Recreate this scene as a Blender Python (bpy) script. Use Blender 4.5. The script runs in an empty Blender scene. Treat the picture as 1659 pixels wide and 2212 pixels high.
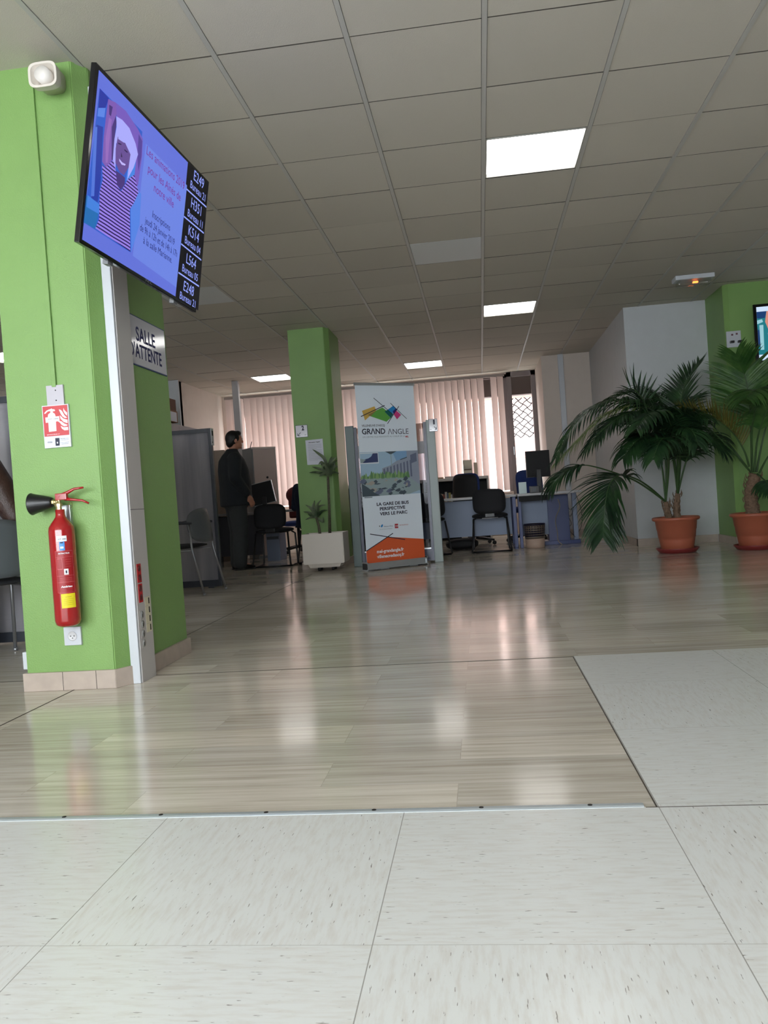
import bpy, bmesh, math, random
from mathutils import Vector, Matrix
random.seed(7)
S = bpy.context.scene
COL = S.collection
PI = math.pi

# ------------------------------------------------------------------ camera
CAMH = 0.76
FPX, YAW, PITCH, ROLL = 1750.3, -0.120609, -0.0162667, -0.0693695
cy_, sy_, cp_, sp_ = math.cos(YAW), math.sin(YAW), math.cos(PITCH), math.sin(PITCH)
_f = Vector((sy_ * cp_, cy_ * cp_, sp_))
_r0 = Vector((cy_, -sy_, 0))
_u0 = _r0.cross(_f)
_r = _r0 * math.cos(ROLL) + _u0 * math.sin(ROLL)
_u = -_r0 * math.sin(ROLL) + _u0 * math.cos(ROLL)
cam_d = bpy.data.cameras.new('camera')
cam = bpy.data.objects.new('camera', cam_d)
COL.objects.link(cam)
mw = Matrix((( _r.x, _u.x, -_f.x, 0), (_r.y, _u.y, -_f.y, 0), (_r.z, _u.z, -_f.z, CAMH), (0, 0, 0, 1)))
cam.matrix_world = mw
cam_d.sensor_fit = 'VERTICAL'
cam_d.sensor_height = 36.0
cam_d.sensor_width = 27.0
cam_d.lens = FPX / 2212 * 36.0
cam_d.clip_start = 0.02
cam_d.clip_end = 200
S.camera = cam
CP = Vector((0, 0, CAMH))

def ray(px, py):
    return _f + _r * ((px - 829.5) / FPX) - _u * ((py - 1106) / FPX)
def pt(px, py, Y):
    d = ray(px, py); return CP + d * (Y / d.y)
def on_plane(px, py, o, n):
    d = ray(px, py); return CP + d * ((o - CP).dot(n) / d.dot(n))

# ------------------------------------------------------------------ world, light, exposure
S.view_settings.view_transform = 'Standard'
S.view_settings.look = 'None'
S.view_settings.gamma = 1
S.view_settings.use_curve_mapping = False
S.view_settings.exposure = 0.0
S.cycles.use_denoising = True
S.cycles.max_bounces = 8
S.cycles.diffuse_bounces = 4
S.cycles.glossy_bounces = 4
S.cycles.transmission_bounces = 6
S.cycles.transparent_max_bounces = 10
S.cycles.sample_clamp_indirect = 4.0
S.cycles.caustics_reflective = False
S.cycles.caustics_refractive = False
W = bpy.data.worlds.new('sky'); S.world = W
W.use_nodes = True
bg = W.node_tree.nodes['Background']
bg.inputs[0].default_value = (0.93, 0.95, 1.0, 1)
bg.inputs[1].default_value = 9.5

def area(name, loc, rot, sx, sy, energy, color, portal=False):
    l = bpy.data.lights.new(name, 'AREA'); l.shape = 'RECTANGLE'; l.size = sx; l.size_y = sy
    l.energy = energy; l.color = color
    if portal: l.cycles.is_portal = True
    o = bpy.data.objects.new(name, l); COL.objects.link(o)
    o.location = loc; o.rotation_euler = rot
    return o
# daylight through the window wall behind the photographer
area('daylight_window', (-2.0, -2.65, 1.6), (math.radians(60), 0, math.radians(6)), 6.4, 2.0, 255, (0.88, 0.95, 1.0))
# sky through the far window
area('window_portal', (-1.8, 14.45, 1.7), (math.radians(-90), 0, 0), 6.2, 2.4, 1, (1, 1, 1), portal=True)

# ------------------------------------------------------------------ materials
def lin(c):
    out = []
    for v in c[:3]:
        v = v / 255.0
        out.append(v / 12.92 if v <= 0.04045 else ((v + 0.055) / 1.055) ** 2.4)
    return (*out, 1)
MATS = {}
def mat(name, c, rough=0.5, metal=0.0, spec=0.5, emit=None, es=0.0, noise=0.0, nscale=8.0, bump=0.0, bscale=60.0, coat=0.0, alpha=None, trans=None):
    if name in MATS: return MATS[name]
    m = bpy.data.materials.new(name); m.use_nodes = True
    N, L = m.node_tree.nodes, m.node_tree.links
    b = N['Principled BSDF']
    b.inputs['Base Color'].default_value = lin(c)
    b.inputs['Roughness'].default_value = rough
    b.inputs['Metallic'].default_value = metal
    b.inputs['Specular IOR Level'].default_value = spec
    if coat: b.inputs['Coat Weight'].default_value = coat
    if emit is not None:
        b.inputs['Emission Color'].default_value = lin(emit); b.inputs['Emission Strength'].default_value = es
    if alpha is not None: b.inputs['Alpha'].default_value = alpha
    if trans is not None: b.inputs['Transmission Weight'].default_value = trans
    tc = N.new('ShaderNodeTexCoord')
    n1 = N.new('ShaderNodeTexNoise'); n1.inputs['Scale'].default_value = nscale; n1.inputs['Detail'].default_value = 4
    L.new(tc.outputs['Object'], n1.inputs['Vector'])
    if noise:
        mx = N.new('ShaderNodeMixRGB'); mx.blend_type = 'MULTIPLY'; mx.inputs[0].default_value = 1
        rp = N.new('ShaderNodeMapRange'); rp.inputs[1].default_value = 0.3; rp.inputs[2].default_value = 0.7
        rp.inputs[3].default_value = 1 - noise; rp.inputs[4].default_value = 1 + noise * 0.4
        L.new(n1.outputs['Fac'], rp.inputs[0])
        mx.inputs[1].default_value = lin(c)
        L.new(rp.outputs[0], mx.inputs[2]); L.new(mx.outputs[0], b.inputs['Base Color'])
    if bump:
        n2 = N.new('ShaderNodeTexNoise'); n2.inputs['Scale'].default_value = bscale; n2.inputs['Detail'].default_value = 5
        L.new(tc.outputs['Object'], n2.inputs['Vector'])
        bp = N.new('ShaderNodeBump'); bp.inputs['Strength'].default_value = bump; bp.inputs['Distance'].default_value = 0.004
        L.new(n2.outputs['Fac'], bp.inputs['Height']); L.new(bp.outputs[0], b.inputs['Normal'])
    MATS[name] = m
    return m
def glow(name, c, s=1.0):
    """what a lit screen shows: emits its picture"""
    if name in MATS: return MATS[name]
    m = bpy.data.materials.new(name); m.use_nodes = True
    b = m.node_tree.nodes['Principled BSDF']
    b.inputs['Base Color'].default_value = (0.01, 0.01, 0.012, 1); b.inputs['Roughness'].default_value = 0.35
    b.inputs['Specular IOR Level'].default_value = 0.15
    b.inputs['Emission Color'].default_value = lin(c); b.inputs['Emission Strength'].default_value = s
    MATS[name] = m
    return m

def nodes(m):
    return m.node_tree.nodes, m.node_tree.links
def new(N, t, **kw):
    n = N.new(t)
    for k, v in kw.items(): setattr(n, k, v)
    return n
def mth(N, L, op, a, b=None, c=None):
    n = N.new('ShaderNodeMath'); n.operation = op
    for i, v in enumerate((a, b, c)):
        if v is None: continue
        if isinstance(v, (int, float)): n.inputs[i].default_value = v
        else: L.new(v, n.inputs[i])
    return n.outputs[0]

# --- travertine floor of long slabs
def marble_mat():
    m = mat('travertine', (196, 182, 158), rough=0.16, spec=0.62)
    N, L = nodes(m); b = N['Principled BSDF']
    tc = new(N, 'ShaderNodeTexCoord')
    mp = new(N, 'ShaderNodeMapping'); mp.inputs['Location'].default_value = (0.11, 0.1875, 0)
    L.new(tc.outputs['Object'], mp.inputs['Vector'])
    br = new(N, 'ShaderNodeTexBrick'); br.offset = 0.43; br.offset_frequency = 2; br.squash = 1
    br.inputs['Scale'].default_value = 1.0; br.inputs['Brick Width'].default_value = 0.86; br.inputs['Row Height'].default_value = 0.1925
    br.inputs['Mortar Size'].default_value = 0.0011; br.inputs['Mortar Smooth'].default_value = 0.3; br.inputs['Bias'].default_value = 0.0
    br.inputs['Color1'].default_value = (0, 0, 0, 1); br.inputs['Color2'].default_value = (1, 1, 1, 1); br.inputs['Mortar'].default_value = (0.5, 0.5, 0.5, 1)
    L.new(mp.outputs[0], br.inputs['Vector'])
    # streaks along the slabs, shifted per slab
    sm = new(N, 'ShaderNodeMapping'); sm.inputs['Scale'].default_value = (1.9, 44, 1)
    L.new(tc.outputs['Object'], sm.inputs['Vector'])
    add = new(N, 'ShaderNodeVectorMath', operation='ADD')
    cx = new(N, 'ShaderNodeCombineXYZ'); L.new(mth(N, L, 'MULTIPLY', br.outputs['Color'], 37.0), cx.inputs[2]); 
    L.new(sm.outputs[0], add.inputs[0]); L.new(cx.outputs[0], add.inputs[1])
    n1 = new(N, 'ShaderNodeTexNoise'); n1.inputs['Scale'].default_value = 1.0; n1.inputs['Detail'].default_value = 6; n1.inputs['Roughness'].default_value = 0.62
    L.new(add.outputs[0], n1.inputs['Vector'])
    cr = new(N, 'ShaderNodeValToRGB')
    cr.color_ramp.elements[0].position = 0.30; cr.color_ramp.elements[0].color = lin((192, 181, 164))
    cr.color_ramp.elements[1].position = 0.68; cr.color_ramp.elements[1].color = lin((230, 222, 210))
    e = cr.color_ramp.elements.new(0.5); e.color = lin((216, 207, 192))
    L.new(n1.outputs['Fac'], cr.inputs[0])
    hv = new(N, 'ShaderNodeHueSaturation')
    L.new(cr.outputs[0], hv.inputs['Color'])
    L.new(mth(N, L, 'MULTIPLY_ADD', br.outputs['Color'], 0.24, 0.80), hv.inputs['Value'])
    # dirt blotches
    n3 = new(N, 'ShaderNodeTexNoise'); n3.inputs['Scale'].default_value = 0.9; n3.inputs['Detail'].default_value = 5
    L.new(tc.outputs['Object'], n3.inputs['Vector'])
    mr = new(N, 'ShaderNodeMapRange'); mr.inputs[1].default_value = 0.35; mr.inputs[2].default_value = 0.7; mr.inputs[3].default_value = 0.86; mr.inputs[4].default_value = 1.04
    L.new(n3.outputs['Fac'], mr.inputs[0])
    mx = new(N, 'ShaderNodeMixRGB', blend_type='MULTIPLY'); mx.inputs[0].default_value = 1
    L.new(hv.outputs[0], mx.inputs[1]); L.new(mr.outputs[0], mx.inputs[2])
    # joints
    mj = new(N, 'ShaderNodeMixRGB'); L.new(mth(N, L, 'MULTIPLY', br.outputs['Fac'], 0.32), mj.inputs[0])
    L.new(mx.outputs[0], mj.inputs[1]); mj.inputs[2].default_value = lin((120, 104, 88))
    # small cracks with a shape of their own
    ck = new(N, 'ShaderNodeMapping'); ck.inputs['Scale'].default_value = (3.0, 26, 1); ck.inputs['Location'].default_value = (3.3, 7.1, 0)
    L.new(tc.outputs['Object'], ck.inputs['Vector'])
    n4 = new(N, 'ShaderNodeTexNoise'); n4.inputs['Scale'].default_value = 1.0; n4.inputs['Detail'].default_value = 8; n4.inputs['Roughness'].default_value = 0.75
    L.new(ck.outputs[0], n4.inputs['Vector'])
    spk = mth(N, L, 'GREATER_THAN', n4.outputs['Fac'], 0.735)
    ms = new(N, 'ShaderNodeMixRGB'); L.new(mth(N, L, 'MULTIPLY', spk, 0.6), ms.inputs[0])
    L.new(mj.outputs[0], ms.inputs[1]); ms.inputs[2].default_value = lin((112, 98, 84))
    L.new(ms.outputs[0], b.inputs['Base Color'])
    rr = new(N, 'ShaderNodeMapRange'); rr.inputs[1].default_value = 0.3; rr.inputs[2].default_value = 0.75; rr.inputs[3].default_value = 0.09; rr.inputs[4].default_value = 0.20
    L.new(n3.outputs['Fac'], rr.inputs[0]); L.new(rr.outputs[0], b.inputs['Roughness'])
    bp = new(N, 'ShaderNodeBump'); bp.inputs['Strength'].default_value = 0.04; bp.inputs['Distance'].default_value = 0.003
    nb = new(N, 'ShaderNodeTexNoise'); nb.inputs['Scale'].default_value = 5.0; nb.inputs['Detail'].default_value = 3
    L.new(tc.outputs['Object'], nb.inputs['Vector']); L.new(nb.outputs['Fac'], bp.inputs['Height']); L.new(bp.outputs[0], b.inputs['Normal'])
    return m

def vinyl_mat():
    m = mat('vinyl', (206, 205, 198), rough=0.24, spec=0.45)
    N, L = nodes(m); b = N['Principled BSDF']
    tc = new(N, 'ShaderNodeTexCoord'); sp = new(N, 'ShaderNodeSeparateXYZ'); L.new(tc.outputs['Object'], sp.inputs[0])
    T = 0.5944
    ux = mth(N, L, 'DIVIDE', mth(N, L, 'ADD', sp.outputs[0], 0.235 + 20 * T), T)
    uy = mth(N, L, 'DIVIDE', mth(N, L, 'ADD', sp.outputs[1], -1.350 + 20 * T), T)
    fx, fy = mth(N, L, 'FRACT', ux), mth(N, L, 'FRACT', uy)
    ix, iy = mth(N, L, 'FLOOR', ux), mth(N, L, 'FLOOR', uy)
    chk = mth(N, L, 'MODULO', mth(N, L, 'ADD', ix, iy), 2.0)
    # marks run along or across, by tile
    outs = []
    for sc, k in (((14, 90, 1), 0), ((90, 14, 1), 1)):
        mp = new(N, 'ShaderNodeMapping'); mp.inputs['Scale'].default_value = sc; L.new(tc.outputs['Object'], mp.inputs['Vector'])
        n = new(N, 'ShaderNodeTexNoise'); n.inputs['Scale'].default_value = 1.0; n.inputs['Detail'].default_value = 5; n.inputs['Roughness'].default_value = 0.6
        L.new(mp.outputs[0], n.inputs['Vector'])
        mp2 = new(N, 'ShaderNodeMapping'); mp2.inputs['Scale'].default_value = tuple(v * 2.2 for v in sc); mp2.inputs['Location'].default_value = (5.2, 1.7, 3); L.new(tc.outputs['Object'], mp2.inputs['Vector'])
        n2 = new(N, 'ShaderNodeTexNoise'); n2.inputs['Scale'].default_value = 1.0; n2.inputs['Detail'].default_value = 3
        L.new(mp2.outputs[0], n2.inputs['Vector'])
        outs.append((n.outputs['Fac'], n2.outputs['Fac']))
    def mixf(a, bb):
        n = new(N, 'ShaderNodeMix', data_type='FLOAT'); L.new(chk, n.inputs[0]); L.new(a, n.inputs[2]); L.new(bb, n.inputs[3]); return n.outputs[0]
    soft = mixf(outs[0][0], outs[1][0]); hard = mixf(outs[0][1], outs[1][1])
    cr = new(N, 'ShaderNodeValToRGB')
    cr.color_ramp.elements[0].position = 0.28; cr.color_ramp.elements[0].color = lin((208, 205, 199))
    cr.color_ramp.elements[1].position = 0.55; cr.color_ramp.elements[1].color = lin((217, 218, 215))
    L.new(soft, cr.inputs[0])
    h2 = new(N, 'ShaderNodeMapRange'); h2.inputs[1].default_value = 0.67; h2.inputs[2].default_value = 0.71; h2.inputs[3].default_value = 0; h2.inputs[4].default_value = 0.75
    L.new(hard, h2.inputs[0])
    mx = new(N, 'ShaderNodeMixRGB'); L.new(h2.outputs[0], mx.inputs[0]); L.new(cr.outputs[0], mx.inputs[1]); mx.inputs[2].default_value = lin((98, 88, 76))
    # joints: dark along Y, faint along X
    ax = mth(N, L, 'MINIMUM', fx, mth(N, L, 'SUBTRACT', 1.0, fx)); ay = mth(N, L, 'MINIMUM', fy, mth(N, L, 'SUBTRACT', 1.0, fy))
    jx = mth(N, L, 'LESS_THAN', ax, 0.0017); jy = mth(N, L, 'LESS_THAN', ay, 0.0017)
    j = mth(N, L, 'MAXIMUM', mth(N, L, 'MULTIPLY', jx, 0.62), mth(N, L, 'MULTIPLY', jy, 0.3))
    mj = new(N, 'ShaderNodeMixRGB'); L.new(j, mj.inputs[0]); L.new(mx.outputs[0], mj.inputs[1]); mj.inputs[2].default_value = lin((96, 88, 78))
    L.new(mj.outputs[0], b.inputs['Base Color'])
    nb = new(N, 'ShaderNodeTexNoise'); nb.inputs['Scale'].default_value = 22; nb.inputs['Detail'].default_value = 4
    L.new(tc.outputs['Object'], nb.inputs['Vector'])
    bp = new(N, 'ShaderNodeBump'); bp.inputs['Strength'].default_value = 0.12; bp.inputs['Distance'].default_value = 0.002
    L.new(nb.outputs['Fac'], bp.inputs['Height']); L.new(bp.outputs[0], b.inputs['Normal'])
    return m

def tile_mat():
    m = mat('ceiling_tile', (202, 196, 184), rough=0.85, spec=0.2, bump=0.25, bscale=220)
    N, L = nodes(m); b = N['Principled BSDF']
    at = new(N, 'ShaderNodeAttribute'); at.attribute_name = 'tint'
    mr = new(N, 'ShaderNodeMapRange'); mr.inputs[3].default_value = 0.93; mr.inputs[4].default_value = 1.06
    L.new(at.outputs['Fac'], mr.inputs[0])
    mx = new(N, 'ShaderNodeMixRGB', blend_type='MULTIPLY'); mx.inputs[0].default_value = 1; mx.inputs[1].default_value = lin((202, 196, 184))
    L.new(mr.outputs[0], mx.inputs[2]); L.new(mx.outputs[0], b.inputs['Base Color'])
    return m

def blind_mat():
    m = bpy.data.materials.new('blind_fabric'); m.use_nodes = True
    N, L = nodes(m); N.remove(N['Principled BSDF'])
    d = new(N, 'ShaderNodeBsdfDiffuse'); d.inputs[0].default_value = lin((216, 200, 194))
    t = new(N, 'ShaderNodeBsdfTranslucent'); t.inputs[0].default_value = lin((228, 204, 196))
    mx = new(N, 'ShaderNodeMixShader'); mx.inputs[0].default_value = 0.22
    L.new(d.outputs[0], mx.inputs[1]); L.new(t.outputs[0], mx.inputs[2]); L.new(mx.outputs[0], N['Material Output'].inputs[0])
    MATS['blind_fabric'] = m
    return m

def glass_mat(name, tint=(0.97, 0.98, 0.98), refl=0.10, rough=0.02, milk=0.0):
    """thin pane: mostly clear, some mirror, some milky diffuse"""
    m = bpy.data.materials.new(name); m.use_nodes = True
    N, L = nodes(m); N.remove(N['Principled BSDF'])
    t = new(N, 'ShaderNodeBsdfTransparent'); t.inputs[0].default_value = (*tint, 1)
    g = new(N, 'ShaderNodeBsdfGlossy'); g.inputs['Roughness'].default_value = rough; g.inputs[0].default_value = (1, 1, 1, 1)
    mx = new(N, 'ShaderNodeMixShader'); mx.inputs[0].default_value = refl
    L.new(t.outputs[0], mx.inputs[1]); L.new(g.outputs[0], mx.inputs[2])
    L.new(mx.outputs[0], N['Material Output'].inputs[0])
    MATS[name] = m
    return m

def frosted_mat():
    m = bpy.data.materials.new('ribbed_polycarbonate'); m.use_nodes = True
    N, L = nodes(m); b = N['Principled BSDF']
    b.inputs['Base Color'].default_value = lin((150, 151, 160)); b.inputs['Roughness'].default_value = 0.17
    b.inputs['Specular IOR Level'].default_value = 0.6
    t = new(N, 'ShaderNodeBsdfTransparent'); t.inputs[0].default_value = (0.85, 0.86, 0.9, 1)
    tl = new(N, 'ShaderNodeBsdfTranslucent'); tl.inputs[0].default_value = lin((205, 205, 212))
    m1 = new(N, 'ShaderNodeMixShader'); m1.inputs[0].default_value = 0.5
    L.new(b.outputs[0], m1.inputs[1]); L.new(tl.outputs[0], m1.inputs[2])
    m2 = new(N, 'ShaderNodeMixShader'); m2.inputs[0].default_value = 0.12
    L.new(m1.outputs[0], m2.inputs[1]); L.new(t.outputs[0], m2.inputs[2]); L.new(m2.outputs[0], N['Material Output'].inputs[0])
    tc = new(N, 'ShaderNodeTexCoord'); sp = new(N, 'ShaderNodeSeparateXYZ'); L.new(tc.outputs['Object'], sp.inputs[0])
    sm_ = new(N, 'ShaderNodeMapping'); sm_.inputs['Scale'].default_value = (9, 9, 0.5); L.new(tc.outputs['Object'], sm_.inputs['Vector'])
    sn = new(N, 'ShaderNodeTexNoise'); sn.inputs['Scale'].default_value = 1.0; sn.inputs['Detail'].default_value = 5; L.new(sm_.outputs[0], sn.inputs['Vector'])
    sr = new(N, 'ShaderNodeMapRange'); sr.inputs[1].default_value = 0.35; sr.inputs[2].default_value = 0.68; sr.inputs[3].default_value = 0.07; sr.inputs[4].default_value = 0.34
    L.new(sn.outputs['Fac'], sr.inputs[0]); L.new(sr.outputs[0], b.inputs['Roughness'])
    refl_cr = new(N, 'ShaderNodeValToRGB'); refl_cr.color_ramp.elements[0].position = 0.38; refl_cr.color_ramp.elements[0].color = lin((138, 138, 148)); refl_cr.color_ramp.elements[1].position = 0.66; refl_cr.color_ramp.elements[1].color = lin((206, 204, 208))  # pale vertical streaks: smeared window reflections put into the base colour
    L.new(sn.outputs['Fac'], refl_cr.inputs[0]); L.new(refl_cr.outputs[0], b.inputs['Base Color'])
    w = mth(N, L, 'SINE', mth(N, L, 'MULTIPLY', sp.outputs[2], 2 * PI / 0.009))
    bp = new(N, 'ShaderNodeBump'); bp.inputs['Strength'].default_value = 0.35; bp.inputs['Distance'].default_value = 0.002
    L.new(w, bp.inputs['Height']); L.new(bp.outputs[0], b.inputs['Normal'])
    MATS['ribbed_polycarbonate'] = m
    return m

def stripe_mat(name, c1, c2, freq, s):
    m = bpy.data.materials.new(name); m.use_nodes = True
    N, L = nodes(m); b = N['Principled BSDF']; b.inputs['Base Color'].default_value = (0.01, 0.01, 0.01, 1); b.inputs['Roughness'].default_value = 0.35
    b.inputs['Specular IOR Level'].default_value = 0.15  # near-black colour holds the backlit darkness of the bay
    tc = new(N, 'ShaderNodeTexCoord'); w = new(N, 'ShaderNodeTexWave'); w.bands_direction = 'Z'
    w.inputs['Scale'].default_value = freq; w.inputs['Distortion'].default_value = 1.6; w.inputs['Detail'].default_value = 1.0; w.inputs['Detail Scale'].default_value = 0.35
    L.new(tc.outputs['Object'], w.inputs['Vector'])
    cr = new(N, 'ShaderNodeValToRGB'); cr.color_ramp.interpolation = 'CONSTANT'
    cr.color_ramp.elements[0].color = lin(c1); cr.color_ramp.elements[1].position = 0.36; cr.color_ramp.elements[1].color = lin(c2)
    L.new(w.outputs['Fac'], cr.inputs[0]); L.new(cr.outputs[0], b.inputs['Emission Color']); b.inputs['Emission Strength'].default_value = s
    MATS[name] = m
    return m

def leaf_mat(name, c1, c2):
    m = bpy.data.materials.new(name); m.use_nodes = True
    N, L = nodes(m); b = N['Principled BSDF']
    b.inputs['Roughness'].default_value = 0.42
    tc = new(N, 'ShaderNodeTexCoord'); n = new(N, 'ShaderNodeTexNoise'); n.inputs['Scale'].default_value = 7; n.inputs['Detail'].default_value = 3
    L.new(tc.outputs['Object'], n.inputs['Vector'])
    cr = new(N, 'ShaderNodeValToRGB'); cr.color_ramp.elements[0].position = 0.35; cr.color_ramp.elements[0].color = lin(c1)
    cr.color_ramp.elements[1].position = 0.68; cr.color_ramp.elements[1].color = lin(c2)
    L.new(n.outputs['Fac'], cr.inputs[0]); L.new(cr.outputs[0], b.inputs['Base Color'])
    t = new(N, 'ShaderNodeBsdfTranslucent'); L.new(cr.outputs[0], t.inputs[0])
    mx = new(N, 'ShaderNodeMixShader'); mx.inputs[0].default_value = 0.25
    L.new(b.outputs[0], mx.inputs[1]); L.new(t.outputs[0], mx.inputs[2]); L.new(mx.outputs[0], N['Material Output'].inputs[0])
    MATS[name] = m
    return m

M_MARBLE, M_VINYL, M_TILE, M_BLIND = marble_mat(), vinyl_mat(), tile_mat(), blind_mat()
M_FROST = frosted_mat()
M_GREEN = mat('green_paint', (122, 158, 90), rough=0.42, spec=0.4, noise=0.05, nscale=3, bump=0.35, bscale=170)
M_WHITE = mat('white_paint', (190, 193, 196), rough=0.6, spec=0.3, noise=0.03, bump=0.1, bscale=120)
M_CREAM = mat('cream_paint', (208, 196, 186), rough=0.65, spec=0.3, noise=0.03)
M_DUCT = mat('white_pvc', (192, 196, 202), rough=0.32)
M_DUCTG = mat('grey_pvc_cover', (190, 186, 184), rough=0.4)
M_SKIRT = mat('skirting_stone', (176, 162, 150), rough=0.45, noise=0.12, nscale=12)
M_ALU = mat('aluminium', (190, 194, 196), rough=0.35, metal=0.85)
M_STRIP = mat('strip_aluminium', (196, 204, 208), rough=0.38, metal=0.55)
M_GRID = mat('ceiling_tee', (188, 186, 180), rough=0.5)
M_DARKGAP = mat('dark_gap', (30, 28, 26), rough=0.9)
M_BLACK = mat('black_plastic', (16, 16, 19), rough=0.38)
M_BLACKM = mat('black_matt', (14, 14, 17), rough=0.7)
M_BFAB = mat('black_fabric', (17, 18, 24), rough=0.8, noise=0.2, nscale=60)
M_BLUEFAB = mat('blue_fabric', (26, 48, 104), rough=0.85, noise=0.15, nscale=60)
M_TERRA = mat('terracotta_plastic', (164, 90, 66), rough=0.45, noise=0.06)
M_TERRA2 = mat('dark_terracotta_plastic', (118, 40, 38), rough=0.45)
M_SOIL = mat('soil', (38, 28, 20), rough=0.95, noise=0.4, nscale=80, bump=0.8, bscale=90)
M_TRUNK = mat('palm_trunk', (122, 98, 78), rough=0.9, noise=0.5, nscale=45, bump=1.0, bscale=60)
M_STALK = mat('green_stalk', (52, 80, 40), rough=0.45)
M_RED = mat('extinguisher_red', (156, 22, 26), rough=0.16, coat=0.5)
M_REDP = mat('red_plastic', (190, 24, 30), rough=0.35)
M_BRASS = mat('brass', (196, 180, 128), rough=0.3, metal=0.8)
M_STEEL = mat('steel', (150, 152, 156), rough=0.3, metal=0.8)
M_INKD = mat('dark_ink', (34, 36, 58), rough=0.6)
M_INKB = mat('blue_ink', (24, 32, 92), rough=0.5)
M_INKBK = mat('black_ink', (24, 22, 26), rough=0.6)
M_INKR = mat('red_ink', (176, 22, 40), rough=0.5)
M_INKG = mat('grey_ink', (140, 150, 160), rough=0.6)
M_INKW = mat('white_ink', (232, 234, 238), rough=0.5)
M_SIGN = mat('sign_white', (204, 204, 212), rough=0.08, spec=0.7)
M_PAPER = mat('paper', (216, 218, 228), rough=0.7)
M_DESKB = mat('blue_grey_panel', (132, 146, 172), rough=0.45)
M_DESKD = mat('navy_panel', (34, 52, 108), rough=0.4)
M_DESKT = mat('grey_worktop', (184, 184, 188), rough=0.4)
M_FRAMED = mat('dark_grey_frame', (50, 54, 62), rough=0.4)
M_POSTG = mat('grey_green_post', (150, 162, 160), rough=0.4)
M_POSTD = mat('slate_post', (92, 108, 106), rough=0.4)
M_NAVY = mat('navy_lacquer', (24, 30, 66), rough=0.3)
M_SKIN = mat('skin', (186, 128, 104), rough=0.5, noise=0.06, nscale=30)
M_HAIR = mat('black_hair', (14, 12, 12), rough=0.45, bump=0.6, bscale=200)
M_HAIRB = mat('brown_hair', (52, 30, 22), rough=0.4, bump=0.6, bscale=200)
M_SUIT = mat('dark_suit_cloth', (34, 40, 46), rough=0.85, noise=0.12, nscale=30)
M_TROU = mat('grey_trouser_cloth', (54, 58, 60), rough=0.85, noise=0.12, nscale=30)
M_SHOE = mat('black_leather', (14, 13, 13), rough=0.3)
M_CARD = mat('cardboard', (134, 92, 64), rough=0.85, noise=0.08)
M_CABG = mat('grey_cabinet', (132, 128, 132), rough=0.5)
M_CABW = mat('light_cabinet', (196, 190, 184), rough=0.5)

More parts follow.
